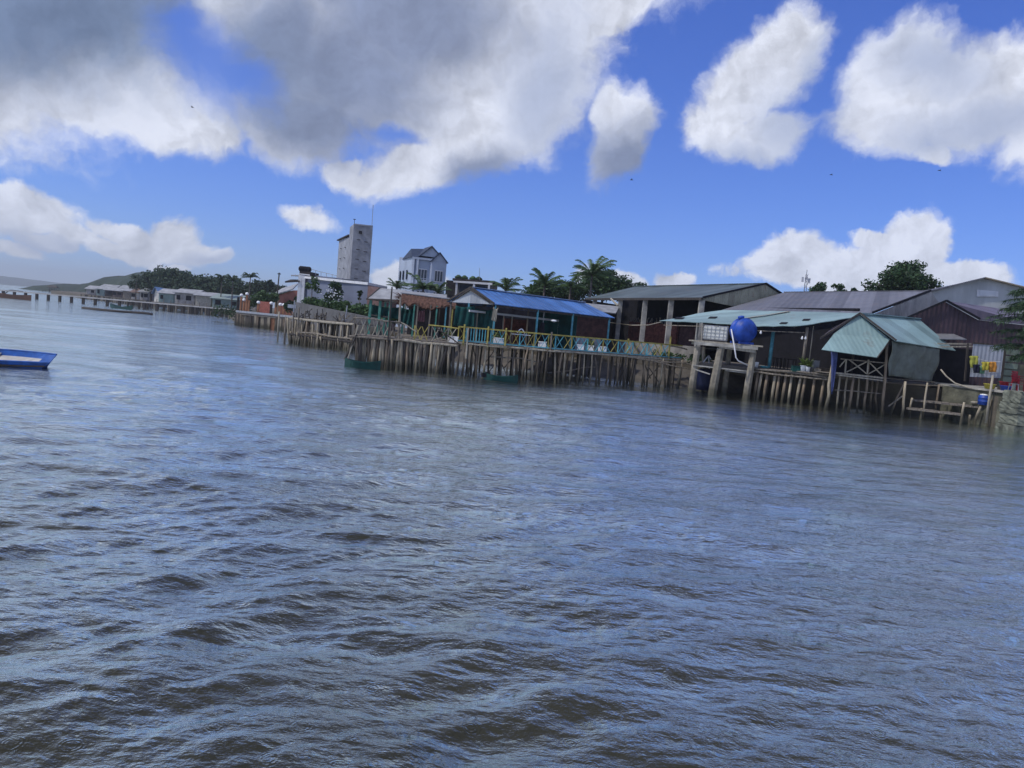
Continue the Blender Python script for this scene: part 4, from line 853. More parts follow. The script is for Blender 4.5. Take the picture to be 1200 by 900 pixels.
# --- feathery tree leaning in at the right edge
Y = 41.5; c = P(1211, 365, Y)
t = T('casuarina_tree', 'feathery dark tree leaning into the right edge above the red chairs', 'tree', (c.x+.6, Y, 2.0))
tk = MB().tube([V(c.x+.8, Y, 1.8), V(c.x+.6, Y, 4.5), V(c.x+.3, Y, 9.0)], [.2, .15, .06], 8); br = MB(); nd_ = MB()
for k in range(62):
    z = random.uniform(3.9, 9.0); a = random.choice([math.pi+random.uniform(-1.1, 1.1), random.uniform(0, TAU)]); L_ = random.uniform(1.6, 2.9)*(1-.30*abs(z-5.8)/2.4)
    s = V(c.x+.5, Y, z); d = V(math.cos(a), math.sin(a)*.8, .15); pp = [s+d*(L_*j/6)+V(0, 0, .25*L_*(j/6)-.42*L_*(j/6)**2) for j in range(7)]
    br.tube(pp[::2], [.035, .022, .012, .006][:len(pp[::2])], 4)
    for j in range(1, 7):
        for h in range(26):
            q = pp[j-1].lerp(pp[j], random.random()); l2 = random.uniform(.22, .5); e = V(random.gauss(0, .45)+d.x*.5, random.gauss(0, .45), random.gauss(-.45, .35)).normalized()*l2; w = V(random.gauss(0, 1), random.gauss(0, 1), random.gauss(0, .3)).normalized()*.03
            nd_.add([q-w, q+w, q+e], [(0, 1, 2)])
tk.build('trunk', m_bark, t, smooth=True); br.build('branch', m_bark, t); fmesh(nd_, 'foliage', mat('needles', (.050, .095, .040), .6, .4, 1, isl=.5), t)
# ================================================================== MIDDLE BANK
def rail_x(parent, a, c, z0, z1, n, mats, w=.045, posts=True, round_=False):
    a, c = V(*a), V(*c)
    for i in range(n):
        p, q = a.lerp(c, (i+.06)/n), a.lerp(c, (i+.94)/n); m = mats[i % len(mats)]; b = MB(); dz = z1-z0
        p0, p1, q0, q1 = p+V(0, 0, z0+.05), p+V(0, 0, z1-.03), q+V(0, 0, z0+.05), q+V(0, 0, z1-.03); off = V(0, .03, 0)
        if round_: stick(b, p0, q1, w*.55, .02); stick(b, p1+off, q0+off, w*.55, .02)
        else: b.beam(p0, q1, w, .025); b.beam(p1+off, q0+off, w, .025)
        b.build('cross_brace', m, parent)
        if posts and i % 2 == 0: MB().beam(a.lerp(c, i/n)+V(0, .06, z0-.15), a.lerp(c, i/n)+V(0, .06, z1+.02), .07).build('rail_post', random.choice(mats), parent)
# --- near pier head with the grey branch railing
zP = 1.93
a, c = V(X(414, 45.8), 45.8), V(X(537, 46.0), 46.0)
t = T('pier', 'grey timber pier head on crowded stilts with a bare branch railing', 'pier', (a.x+2, 46.5, 0))
planks(MB(), (a.x, a.y), (c.x, c.y), 3.4, zP, 26, .07).build('deck', m_plank, t)
stick(MB(), a+V(-.15, -.12, zP-.1), a.lerp(c, .5)+V(0, -.12, zP-.06), .07, .04).build('edge_beam', m_wood, t)
stick(MB(), a.lerp(c, .5)+V(0, -.14, zP-.04), c+V(.1, -.12, zP-.12), .08, .05).build('edge_beam', m_wood_pale, t)
xs = [419, 421.5, 425, 428, 431, 435, 438, 441, 446, 449, 453, 456, 459, 463, 467, 470, 473.5, 478, 482, 487, 490, 493.5, 498, 501, 505, 509, 513, 516.5, 521, 527, 531, 536]
for i, px in enumerate(xs):
    Y = 45.85+random.uniform(0, .35); r = random.uniform(.07, .13) if px < 480 else random.uniform(.055, .10)
    pile(MB(), P(px-1.5, 425, Y).x+.03, Y, zP-.04, r, .16).build('pile', random.choice([m_pw1, m_pw2, m_pw2, m_pw3]), t, smooth=True)
for k in range(38):
    Y = random.uniform(46.6, 49.2); q = V(lerp(a.x+.1, c.x-.2, random.random()), Y); pile(MB(), q.x, q.y, zP-.05, random.uniform(.05, .09), .2).build('pile', random.choice([m_pw1, m_pw3]), t, smooth=True)
stick(MB(), P(404, 421, 45.7), P(418, 392, 45.7), .07, .05).build('raking_pole', m_wood_dark, t); stick(MB(), P(407, 424, 45.6), P(420, 381, 45.7), .045, .04).build('raking_pole', m_wood_pale, t)
zr = P(440, 375.5, 45.8).z
stick(MB(), P(414, 372.5, 45.8), P(470, 377.5, 45.8), .045, .03).build('top_rail', m_wood, t); stick(MB(), P(470, 378, 45.8), P(488, 389, 45.8), .035, .02).build('top_rail', m_wood_pale, t)
rail_x(t, (P(415, 380, 45.9).x, 45.9), (P(472, 380, 45.9).x, 45.9), zP, zr, 8, [m_wood, m_wood_pale], .06, True, True)
rail_x(t, (P(486, 385, 46.0).x, 46.0), (P(502, 385, 46.0).x, 46.0), zP, zr-.1, 2, [m_yellow], .05, True, True)
rail_x(t, (P(506, 387, 46.0).x, 46.0), (P(535, 388, 46.0).x, 46.0), zP, zr-.05, 3, [m_wood_pale, m_wood], .05, True, True)
stick(MB(), P(502, 381, 46), P(537, 385, 46), .04, .02).build('top_rail', m_yellow, t)
stick(MB(), P(510, 383, 45.8), P(538, 403, 45.8), .04, .01).build('raking_pole', m_wood_dark, t)
MB().tube([P(454.5, 400, 45.7), P(459.5, 336, 45.75)], [.06, .045], 7).build('tall_pole', m_wood_dark, t); MB().tube([P(467, 398, 45.9), P(469.5, 348, 45.9)], [.085, .06], 7).build('tall_pole', m_wood, t)
MB().tube([P(546, 420, 45.7), P(549, 384, 45.7)], [.06, .05], 7).build('tall_pole', m_wood_pale, t)
for k in range(9):   # planks and sticks lying on the pier head
    q = V(lerp(a.x, c.x, random.random()), random.uniform(46.2, 48)); stick(MB(), q+V(0, 0, zP+.06), q+V(random.uniform(-1, 1), random.uniform(-.3, .3), zP+random.uniform(.08, .35)), .035, .03).build('loose_stick', random.choice([m_wood, m_wood_pale]), t)
# --- painted walkway
w0, w1, w2 = V(X(538, 46.4), 46.4), V(X(652, 47.3), 47.3), V(X(800, 52.6), 52.6)
t = T('walkway', 'walkway on stilts with yellow and cyan crossed railing', 'walkway', (w1.x-2, 47.5, 0))
zW = 2.08
for p, q, n in ((w0, w1, 20), (w1, w2, 28)):
    planks(MB(), (p.x, p.y), (q.x, q.y), 1.9, zW, n, .06).build('deck', m_plank, t)
    stick(MB(), p+V(0, -.1, zW-.1), q+V(0, -.1, zW-.12), .055, .02).build('edge_beam', m_wood_pale, t)
    MB().beam(p+V(0, -.06, zW+.07), q+V(0, -.06, zW+.07), .04, .07).build('bottom_rail', m_cyan, t)
    MB().beam(p+V(0, -.06, zW+.93), q+V(0, -.06, zW+.93), .06, .09).build('top_rail', m_yellow, t)
k0 = w0.lerp(w1, .10); k1 = w0.lerp(w1, .33)
for i in range(9): MB().beam(k0.lerp(k1, i/8)+V(0, -.04, zW+.05), k0.lerp(k1, i/8)+V(0, -.04, zW+.9), .05, .03).build('picket', m_cyan_b, t)
rail_x(t, (w0.x, w0.y), (k0.x, k0.y), zW, zW+.93, 1, [m_yellow], .05)
rail_x(t, (k1.x, k1.y-.05), (w1.x, w1.y-.05), zW+.04, zW+.93, 9, [m_yellow, m_cyan_b, m_yellow], .05)
rail_x(t, (w1.x, w1.y-.05), (w1.lerp(w2, .88).x, w1.lerp(w2, .88).y-.05), zW+.04, zW+.93, 15, [m_cyan_b, m_yellow, m_cyan_b], .055)
for px, Y in ((544, 46.45), (572, 46.7), (593, 46.9), (646.5, 47.3), (737, 50.4), (786, 52.1)):
    q = V(P(px, 390, Y).x, Y-.12); MB().beam(q+V(0, 0, zW-.2), q+V(0, 0, zW+(1.1 if px < 780 else 1.5)), .1).build('rail_post', m_yellow if px != 646.5 else m_wood, t)
k0 = w1.lerp(w2, .9)
stick(MB(), k0+V(0, -.05, zW+.85), w2+V(.4, .2, zW+.7), .05, .03).build('top_rail', m_wood, t)
for i, px in enumerate(list(range(541, 652, 9))+list(range(655, 800, 7))):
    f = None; Y = 46.4+(px-538)/114*.9 if px < 652 else 47.3+(px-652)/148*5.3
    Y += random.uniform(-.05, .15); rr_ = random.uniform(.05, .085)
    pile(MB(), P(px+random.uniform(-2, 2), 430, Y).x, Y, zW-.06, rr_ if px != 731 else .14, .22).build('pile', random.choice([m_pw1, m_pw1, m_pw2, m_pw3]), t, smooth=True)
for k in range(46):
    px = random.uniform(545, 800); Y = (46.4+(px-538)/114*.9 if px < 652 else 47.3+(px-652)/148*5.3)+random.uniform(.9, 2.0)
    pile(MB(), P(px, 430, Y).x, Y, zW-.06, random.uniform(.04, .075), .2).build('pile', random.choice([m_pw1, m_pw3, m_pw3]), t, smooth=True)
for a_, b_ in (((575, 418, 46.9), (628, 424, 47.3)), ((563, 402, 46.4), (606, 409, 46.7)), ((614, 407, 46.8), (680, 414, 48)), ((650, 436, 48.5), (700, 430, 50)), ((736, 418.5, 50.2), (812, 433, 51.5)), ((760, 421, 51), (815, 428, 52))):
    stick(MB(), P(*a_), P(*b_), .04, .05).build('tie_pole', m_wood, t)
for k in range(12):
    px = random.uniform(560, 780); Y = 47.3+max(0, px-652)/148*5.3+.6; q = P(px, 425, Y); stick(MB(), V(q.x, Y, random.uniform(.1, .7)), V(q.x+random.uniform(.4, .9)*random.choice([-1, 1]), Y, random.uniform(1.3, 1.95)), .035, .03).build('cross_brace', m_wood_dark, t)
# white foam boxes slung behind the railing
for k, (px, py, w) in enumerate(((531, 399, .62), (584, 399.5, .62), (635, 406.5, .5), (680, 408, .42), (691.5, 409, .42), (705.5, 410.5, .5))):
    Y = 46.4+(px-538)/114*.9 if px < 652 else 47.3+(px-652)/148*5.3
    Y += .55 if k else .2
    q = P(px, py+3, Y); z = zW+.045 if k else zP+.055
    lab = ('white foam box at the right end of the branch-railed pier', 'largest white foam box behind the crossed railing below the first blue hall post', 'white foam box under the middle of the blue hall front', 'left one of three white foam boxes on the walkway', 'middle one of three white foam boxes on the walkway', 'right one of three white foam boxes on the walkway')[k]
    t2 = T('foam_box', lab, 'foam box', V(q.x, Y, z), 'foam boxes on the walkway'); c_ = V(q.x, Y, z)
    MB().box(c_+V(0, 0, .17), (w, .36, .34), random.uniform(-.15, .15)).build('box', m_foam, t2); MB().box(c_+V(0, 0, .365), (w+.04, .40, .045), 0).build('lid', m_foam, t2)
# --- blue hall
Zc = 4.66
BL, BR = V(P(579, 357, 48.2).x, 48.2), V(P(716, 373.5, 56.5).x, 56.5)
d = (BR-BL).normalized(); n = V(-d.y, d.x); Wd = 4.6
zB = P(559, 338, 50.2).z
m_bl = corr('blue_roof_sheet', (.075, .19, .46), d, .55, var=.3, rough=.38, cdepth=.03)
m_bg = corr('grey_gable_sheet', (.34, .37, .40), n, .3, var=.12, cdepth=.012)
t = T('blue_hall', 'long open hall on stilts with a blue metal roof', 'hall', ((BL.x+BR.x)/2, 53, 2.0))
k_ = V(0, 0, Zc); kr = V(0, 0, zB)
mid = n*(Wd/2)
MB().slab([BL+k_-n*.15-d*.1, BR+k_-n*.15+d*.3, BR+mid+kr-d*.6, BL+mid+kr-d*.1], .05).build('roof', m_bl, t)
MB().slab([BL+n*(Wd+.15)+k_-d*.1, BR+n*(Wd+.15)+k_+d*.3, BR+mid+kr-d*.6, BL+mid+kr-d*.1], .05).build('roof', m_bl, t)
MB().beam(BL+mid+kr+V(0, 0, .04)-d*.12, BR+mid+kr+V(0, 0, .04)-d*.6, .3, .05).build('ridge_cap', mat('pale_blue_cap', (.25, .32, .45), .5, .1), t)
MB().slab([BL+k_-V(0, 0, .04), BL+mid+kr-V(0, 0, .08), BL+n*Wd+k_-V(0, 0, .04)], d=-d*.06).build('gable_sheet', m_bg, t)
for s_, e_ in ((BL+k_-n*.17, BL+mid+kr), (BL+n*(Wd+.17)+k_, BL+mid+kr)): MB().beam(s_-d*.14+V(0, 0, .01), e_-d*.14+V(0, 0, .03), .05, .12).build('bargeboard', m_wood_dark, t)
L_ = (BR-BL).length
zh = 2.05
MB().slab([BL-n*.4+V(0, 0, zh), BR-n*.4+V(0, 0, zh), BR+n*(Wd+2)+V(0, 0, zh), BL+n*(Wd+2)+V(0, 0, zh)], d=(0, 0, -.12)).build('floor', m_plank, t)
fr = [0.01, .34, .64, .985]
for f in fr:
    q = BL.lerp(BR, f); MB().beam(q+V(0, 0, zh-.1), q+V(0, 0, Zc-.03), .13, .13, (0, 1, 0)).build('post', m_cyan, t)
    q = q+n*Wd; MB().beam(q+V(0, 0, zh-.1), q+V(0, 0, Zc-.03), .12, .12, (0, 1, 0)).build('post', m_wood, t)
q = BL+n*Wd*.55; MB().beam(q+V(0, 0, zh-.1), q+V(0, 0, Zc-.03), .12, .12, (0, 1, 0)).build('post', m_cyan, t)
MB().beam(BL+V(0, 0, Zc-.12), BR+V(0, 0, Zc-.12), .08, .14).build('eaves_beam', m_wood_dark, t)
q0, q1 = BL+n*2.2+V(0, 0, Zc-.55), BL.lerp(BR, .72)+n*2.2+V(0, 0, Zc-.6)
MB().beam(q0-d*.2, q1, .10, .14).beam(q1+V(0, 0, -.07), q1+V(0, 0, -2), .12, .12, (0, 1, 0)).build('white_beam', m_white, t)
for f in (.0, .25, .5, .75, 1.0):
    q = BL.lerp(BR, f); MB().beam(q+V(0, 0, Zc-.1), q+mid+V(0, 0, zB-.12)-d*.2, .07, .1).beam(q+n*Wd+V(0, 0, Zc-.1), q+mid+V(0, 0, zB-.12)-d*.2, .07, .1).build('rafter', m_wood_dark, t)
MB().wall(BL.lerp(BR, .1)+n*(Wd+1.8), BR+n*(Wd+1.8)+d*.8, zh, 5.2, .12).build('back_wall', m_dim, t)
MB().wall(BL.lerp(BR, .48)+n*(Wd+.5), BL.lerp(BR, .68)+n*(Wd+.5), zh, 3.9, .12).build('brick_wall', m_brick, t)
MB().wall(BL.lerp(BR, .72)+n*.4, BL.lerp(BR, .72)+n*Wd, zh, Zc, .08).build('curtain', m_net, t)
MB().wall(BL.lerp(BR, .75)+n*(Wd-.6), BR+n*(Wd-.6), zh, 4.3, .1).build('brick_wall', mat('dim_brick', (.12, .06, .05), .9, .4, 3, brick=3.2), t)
for k in range(6):
    q = BL.lerp(BR, .76+.04*k)+n*.6; MB().beam(q+V(0, 0, zh), q+V(0, 0, zh+.95), .3, .04, (0, 1, 0)).build('board', random.choice([m_wood, m_metal]), t)
for px, Y in ((559, 50.9), (590, 53), (600, 53.3)):
    q = P(px, 375, Y); MB().beam(V(q.x, Y, zh), V(q.x, Y, Zc-.6), .1).build('post', m_wood_pale, t)
for k in range(30):
    f = random.random(); g_ = random.uniform(.2, 4.2); q = BL.lerp(BR, f)+n*g_; pile(MB(), q.x, q.y, zh-.1, random.uniform(.05, .09), .15).build('pile', random.choice([m_pw3, m_pw1]), t, smooth=True)
# netting hung at its left end
def netting(label, c4, mm=m_net, name='net', cat='net', amp=.09):
    b = MB(); g = {}
    for j in range(9):
        for i in range(15):
            s0, t0 = i/14, j/8; q = c4[0].lerp(c4[1], s0).lerp(c4[3].lerp(c4[2], s0), t0)
            q += V(.2, -1, 0)*(amp*math.sin(s0*19+t0*2)+amp*.6*math.sin(s0*41+t0*5)); q.z -= .12*math.sin(s0*math.pi)*(1-t0); g[i, j] = len(b.v); b.v.append(q)
    for j in range(8):
        for i in range(14): b.f.append((g[i, j], g[i+1, j], g[i+1, j+1], g[i, j+1]))
    o = b.build(name, mm, smooth=True); o.modifiers.new('thickness', 'SOLIDIFY').thickness = .02
    return tag(o, label, cat)
netting('dark green netting hung between the thatched shelter and the blue hall', [P(534, 358, 50.0), P(557, 358, 50.0), P(555, 384, 50.0), P(531, 382, 50.0)])
netting('teal netting draped inside the gable end of the blue hall', [P(558, 361, 51.3), P(578, 362, 50.0), P(576, 385, 50.0), P(556, 384, 51.3)])
netting('pale bundled cloth hanging on the corner post of the blue hall', [P(578.5, 360, 48.0), P(584, 360.5, 48.0), P(581, 377, 48.0), P(575.5, 375, 48.0)], m_wood_pale, 'cloth', 'cloth', .03)
# furniture in the blue hall
q = on(611, 50.0, zh+.02)
t = T('table', 'pale table with a white bowl in the blue hall', 'table', q)
MB().box(q+V(0, 0, .75), (1.3, .7, .05)).build('tabletop', m_foam, t)
for sx in (-.55, .55):
    for sy in (-.25, .25): MB().beam(q+V(sx, sy, 0), q+V(sx, sy, .73), .05).build('leg', m_wood, t)
tag(MB().tube([q+V(-.25, 0, .85)]+[q+V(-.25+.5*k/6, 0, .85+.28*math.sin(math.pi*k/6)) for k in range(1, 6)]+[q+V(.25, 0, .85)], .04, 6).build('white_frame', m_foam), 'white arched frame standing on the pale table', 'frame')
q = on(634, 51.5, zh+.02)
t = T('cloth_bundle', 'dark heap of cloth hanging behind the pale table', 'bundle', q); MB().tube([q+V(0, 0, .1), q+V(.05, 0, .6), q+V(0, 0, 1.2), q+V(.1, 0, 1.7)], [.25, .3, .22, .12], 9).build('heap', m_dark, t, smooth=True); MB().beam(q+V(.1, 0, 1.7), q+V(.1, 0, 2.4), .02).build('cord', m_white, t)
q = P(649, 376.5, 51.0); tag(MB().lathe(q, [(.05, -.06), (.2, 0), (.22, .04), (.1, .1)], 14).build('lamp', m_foam, smooth=True), 'round white hanging lamp in the blue hall', 'lamp')
for px, Y, lb in ((586, 47.9, 'green potted plant behind the railing left of the pale table'), (526.5, 47.2, 'leafy yellow green plant behind the railing by the netting'), (692, 52.5, 'green plant behind the railing near the right end of the blue hall')):
    bush(lb, X(px, Y), Y, zh+.05, .45, .75, m_leaf_mid, 260, .07, 'plant', 'plant')
# --- thatched shelter
YT = 52.5; m_th = mat('rusty_thatch', (.115, .062, .045), .95, .5, 2.2, .06, 8, streak=(3, 3, .6)); m_tg = mat('old_roof_sheet', (.27, .28, .29), .7, .3, 1.2)
t = T('thatched_shelter', 'shelter with a rusty brown hanging thatch front and green posts', 'shelter', (X(505, YT), YT, 2.0))
b = MB(); g = {}; tp0, tp1, bt0, bt1 = P(471, 343.5, YT+.8), P(534, 351.5, YT+.8), P(467.5, 356, YT-.2), P(535, 361, YT-.2)
for i in range(37):
    for j in range(5):
        s0, t0 = i/36, j/4; q = tp0.lerp(tp1, s0).lerp(bt0.lerp(bt1, s0), t0)
        if j == 4: q.z += random.uniform(-.12, .14)+(.22*math.sin(s0*9) if .2 < s0 < .9 else 0)
        q.y += random.uniform(-.04, .04); g[i, j] = len(b.v); b.v.append(q)
for i in range(36):
    for j in range(4): b.f.append((g[i, j], g[i+1, j], g[i+1, j+1], g[i, j+1]))
o = b.build('thatch', m_th, t); o.modifiers.new('thickness', 'SOLIDIFY').thickness = .12
t0_, t1_ = P(472, 340.5, YT+4.2), P(547, 347.5, YT+4.2)
MB().slab([tp0+V(-.1, -.1, .04), tp1+V(.1, -.1, .04), t1_, t0_], .06).build('roof', m_tg, t)
MB().slab([t0_, t1_, t1_+V(0, 3, -1.2), t0_+V(0, 3, -1.2)], .06).build('roof', m_tg, t)
for px, m in ((485, m_green), (489, m_wood), (511.5, m_green), (504, m_wood), (522.5, m_cyan), (530, m_yellow)):
    q = P(px, 365, YT-.1); q2 = P(px-1.8, 386, YT-.1); MB().beam(V(q2.x, YT-.1, 1.95), V(q.x+.02, YT-.1, bt0.z+.1), .10).build('post', m, t)
for px in (475, 515, 540): q = P(px, 365, YT+4); MB().beam(V(q.x, YT+4, 1.95), V(q.x, YT+4, t0_.z-.2), .10).build('post', m_wood, t)
MB().slab([V(X(468, YT-.5), YT-.5, 2.0), V(X(545, YT-.5), YT-.5, 2.0), V(X(548, YT+6), YT+6, 2.0), V(X(470, YT+6), YT+6, 2.0)], d=(0, 0, -.12)).build('floor', m_plank, t)
MB().wall((X(478, YT+6.5), YT+6.5), (X(548, YT+6.5), YT+6.5), 1.9, 4.3, .12).build('back_wall', m_dim, t)
for k in range(14): q = V(lerp(X(470, YT), X(545, YT), random.random()), random.uniform(YT-.4, YT+3)); pile(MB(), q.x, q.y, 1.9, .07, .15).build('pile', m_pw3, t, smooth=True)
m_pink = mat('pink_cloth', (.30, .14, .17), .9, .3, 4)
netting('faded pink cloth hanging inside the thatched shelter', [P(489, 362, YT+2), P(498, 363, YT+2), P(497, 377, YT+2), P(488, 376, YT+2)], m_pink, 'cloth', 'cloth', .04)
netting('green netting hung behind the left posts of the thatched shelter', [P(470, 360, YT+1), P(486, 361, YT+1), P(483, 381, YT+1), P(468, 380, YT+1)])
# dead fronds sticking out at its left edge
fr_ = MB()
for k in range(16):
    q = P(470, 346+k*.7, YT); e = V(-random.uniform(.3, .75), random.uniform(-.3, .2), random.uniform(-.25, .3)); fr_.add([q+V(0, 0, -.05), q+V(0, 0, .05), q+e], [(0, 1, 2)])
fmesh(fr_, 'dead_frond', m_th, t)
# --- grey hipped pavilion
YG = 60
t = T('grey_pavilion', 'open pavilion with a light grey hipped roof and green posts', 'pavilion', (X(452, YG), YG, 1.75))
e0, e1, ap_, ap2 = P(429.5, 350.5, YG), P(468, 352, YG-1.2), P(445.3, 337.5, YG+2), P(475, 340, YG+1.5)
bk0, bk1 = e0+V(.6, 4.6, 0), e1+V(1.6, 5, 0)
MB().slab([e0, e1+V(.8, 0, 0), ap2, ap_], .06).build('roof', m_tg, t); MB().slab([bk0, bk1+V(1, 0, 0), ap2, ap_], .06).build('roof', m_tg, t); MB().slab([e0, ap_, bk0], .06).build('roof', m_th, t)
MB().beam(e0, ap_+V(0, 0, .04), .1, .05).beam(e0, e1, .06, .12).build('bargeboard', m_wood_dark, t)
for px, yy in ((434.8, YG), (446, YG-.3), (458, YG-.5)):
    q = P(px, 352, yy+.15); MB().beam(V(q.x-.02, yy+.15, 1.7), V(q.x, yy+.15, e0.z-.05), .2).build('post', m_green, t)
for dx in (.8, 2.4): MB().beam(V(e0.x+dx, YG+4.2, 1.7), V(e0.x+dx, YG+4.2, e0.z-.05), .15).build('post', m_green, t)
MB().beam(P(434, 369, YG+.1), P(458, 372, YG-.3), .07, .1).build('rail', m_wood_dark, t)
netting('dark green netting strung between the posts of the grey pavilion', [P(436, 357, YG+.6), P(470, 360, YG+.4), P(468, 374, YG+.4), P(434, 371, YG+.6)])
# --- second pier behind, to the left
zL = P(360, 374, 68).z
a, c = V(X(341, 69.5), 69.5), V(X(416, 64.0), 64.0)
t = T('pier', 'long weathered pier with pale short stilts left of the green boat', 'pier', ((a.x+c.x)/2, 67, 0))
planks(MB(), (a.x, a.y), (c.x, c.y), 3.2, zL, 30, .09).build('deck', m_plank, t)
stick(MB(), a+V(0, -.1, zL-.05), c+V(0, -.1, zL-.05), .1, .04).build('edge_beam', m_wood_pale, t)
zb = .85; stick(MB(), a+V(0, -.15, zb), c+V(0, -.15, zb), .12, .05).build('tie_pole', m_wood_dark, t); stick(MB(), a.lerp(c, .15)+V(0, -.25, zb+.25), c+V(0, -.25, zb+.25), .07, .05).build('tie_pole', m_wood, t)
for i in range(44):
    f = (i+random.random()*.6)/44; q = a.lerp(c, f)+V(0, random.uniform(-.2, .3)); tall = i % 4 == 0
    pile(MB(), q.x, q.y, zL-.05 if tall else random.uniform(.8, 1.3), random.uniform(.07, .12), .2).build('pile', random.choice([m_pw2, m_pw2, m_pw1]), t, smooth=True)
for i in range(34):
    q = a.lerp(c, random.random())+V(0, random.uniform(.6, 3.0)); pile(MB(), q.x, q.y, zL-.05, random.uniform(.06, .1), .3).build('pile', random.choice([m_pw1, m_pw3]), t, smooth=True)
for k, (px, y0_, y1_) in enumerate(((350.5, 384, 360), (358, 376, 364), (377, 378, 367), (382, 378, 366), (398, 382, 370), (344, 384, 366))):
    MB().tube([P(px-1, y0_, 68), P(px, y1_, 68)], .07, 6).build('rail_post', m_wood, t)
for k in range(26):
    f = random.random(); q = a.lerp(c, f)+V(0, random.uniform(0, 1)); stick(MB(), q+V(0, 0, zL), q+V(random.uniform(-1, 1), 0, zL+random.uniform(.4, 1.1)), .045, .05).build('loose_stick', random.choice([m_wood, m_wood_dark]), t)
for px, py0, py1, Y in ((326, 399, 365, 72), (334, 403, 371, 68.5), (340, 401, 376, 69.5)):
    o = MB().tube([P(px-.8, py0+2, Y), P(px+.2, (py0+py1)/2, Y), P(px+1.2, py1, Y)], [.09, .085, .07], 7).build('stake', m_wood_pale if px < 330 else m_wood, smooth=True)
    tag(o, {326: 'tallest pale stake standing alone in the water', 334: 'brown stake standing in the water beside the pale one', 340: 'short stake at the left end of the weathered pier'}[px], 'stake')
# --- masonry wall, hedge, frangipani, saplings, lamp
q0, q1 = V(X(345, 84), 84), V(X(452, 66), 66)
zt0, zt1 = P(345, 362, 84).z, P(452, 372, 66).z
o = tag(MB().wall(q0, q1, .2, 4.0, .5, z1b=2.9).build('garden_wall', m_grey_wall), 'grey rendered garden wall below the clipped hedge', 'wall')
hq0, hq1 = q0+V(1, 1.4), q1+V(1, 1.4)
t = T('hedge', 'long green hedge growing along the grey garden wall', 'hedge', ((hq0.x+hq1.x)/2, (hq0.y+hq1.y)/2, 2.8))
cl = []
for i in range(54):
    f = i/53; q = hq0.lerp(hq1, f); cl.append((q.x, q.y+random.uniform(-.3, .3), lerp(4.1, 3.3, f)+random.uniform(-.2, .3), random.uniform(.6, .9), .8))
fmesh(leaf_cloud(MB(), cl, 7000, .17), 'foliage', m_leaf_mid, t); b = MB(); [b.tube([V(c_[0], c_[1], 1.8), V(*c_[:3])], .04, 4) for c_ in cl[::3]]; b.build('stem', m_bark, t)
frang = tree('small frangipani with pale blossoms in front of the grey hall', (X(389, 80), 80), 2.5, P(391, 342, 80).z, 1.0, 1.7, m_leaf_dark, 900, .16, 9, .5, extra=[(P(396.5, 335, 80).x, 80, P(396.5, 335, 80).z, .4, 1), (P(386, 348, 80).x, 80, P(386, 348, 80).z, .6, 1), (P(396, 347, 80).x, 80, P(396, 347, 80).z, .6, 1)], tr=.09)
fl = MB(); q = P(390, 346, 79)
for k in range(46): c_ = q+V(random.gauss(0, .45), 0, random.gauss(0, .4)); fl.box(c_, (.09, .09, .07))
fl.build('blossom', m_foam, frang)
tree('thin sapling in front of the right half of the grey hall', (X(420, 78), 78), 2.5, P(420, 345, 78).z, .32, 1.0, m_leaf_dark, 260, .13, 7, .6, tr=.04)
tree('light green young tree at the left corner of the grey hall', (X(364, 84), 84), 2.5, P(364, 334, 84).z, 1.1, 1.1, m_leaf_mid, 380, .16, 9, .5, tr=.06)
for px, py0, py1, Y, lb in ((407, 371, 358, 70, 'thin pale post standing on the bank beside the grey pavilion'), (345.5, 376, 352, 72, 'grey sign post on the weathered pier')):
    t = T('post', lb, 'post', V(X(px, Y), Y, 2.2)); q = P(px, py1, Y); MB().tube([V(q.x-.1, Y, 2.0), q], .06, 7).build('pole', m_metal, t); MB().box(q+V(-.25, 0, -.6) if px < 400 else q+V(-.1, 0, -1.35), (.8, .06, .35) if px < 400 else (.5, .3, .1)).build('plate', m_metal, t)
# --- grey hall with roof terrace
YH = 96
m_gh = mat('blue_grey_render', (.14, .16, .215), .8, .15, .3)
g0, g1 = P(351, 323, YH), P(446, 338.5, YH-18)
t = T('long_grey_building', 'long blue grey building with a white roof edge and terrace', 'building', (g0.x+4, YH, 1.75))
z_top = g0.z
W0, W1 = V(P(358, 330, YH).x, YH), V(P(431, 338, YH-15).x, YH-15); W2 = V(P(445, 340, YH-18).x, YH-18)
zc0 = P(361, 326.5, YH).z; zc1 = P(431, 334, YH-15).z
MB().slab([V(W0.x, W0.y, 1.7), V(W1.x, W1.y, 1.7), V(W1.x, W1.y, zc1), V(W0.x, W0.y, zc0)], d=(1, 6, 0)).build('wall', m_gh, t)
MB().slab([V(W0.x-.4, W0.y-.2, zc0), V(W1.x, W1.y-.2, zc1), V(W1.x, W1.y-.2, zc1+.28), V(W0.x-.4, W0.y-.2, zc0+.28)], d=(1, 6.4, 0)).build('roof_edge', m_white, t)
p0, p1 = P(363, 322, YH+2), P(409, 327.5, YH-8)
MB().slab([V(p0.x, p0.y, zc0), V(p1.x, p1.y, zc0), V(p1.x, p1.y, p1.z), p0], d=(.3, 3, 0)).build('upper_storey', m_gh, t)
b = MB(); b.beam(P(364, 315.5, YH+1.5), P(396, 323.5, YH-6), .06, .06)
for k in range(6): f = k/5; b.beam(P(364, 315.5, YH+1.5).lerp(P(396, 323.5, YH-6), f), P(364, 321, YH+1.5).lerp(P(396, 326.5, YH-6), f), .05)
b.build('terrace_rail', m_metal, t)
rq = [V(W1.x, W1.y, zc1), V(W2.x, W2.y, zc1-1.0), V(W2.x, W2.y, 1.7), V(W1.x, W1.y, 1.7)]
MB().slab(rq, d=(1, 5, 0)).build('gable_wall', mat('rust_brown_sheet', (.16, .10, .09), .9, .3), t)
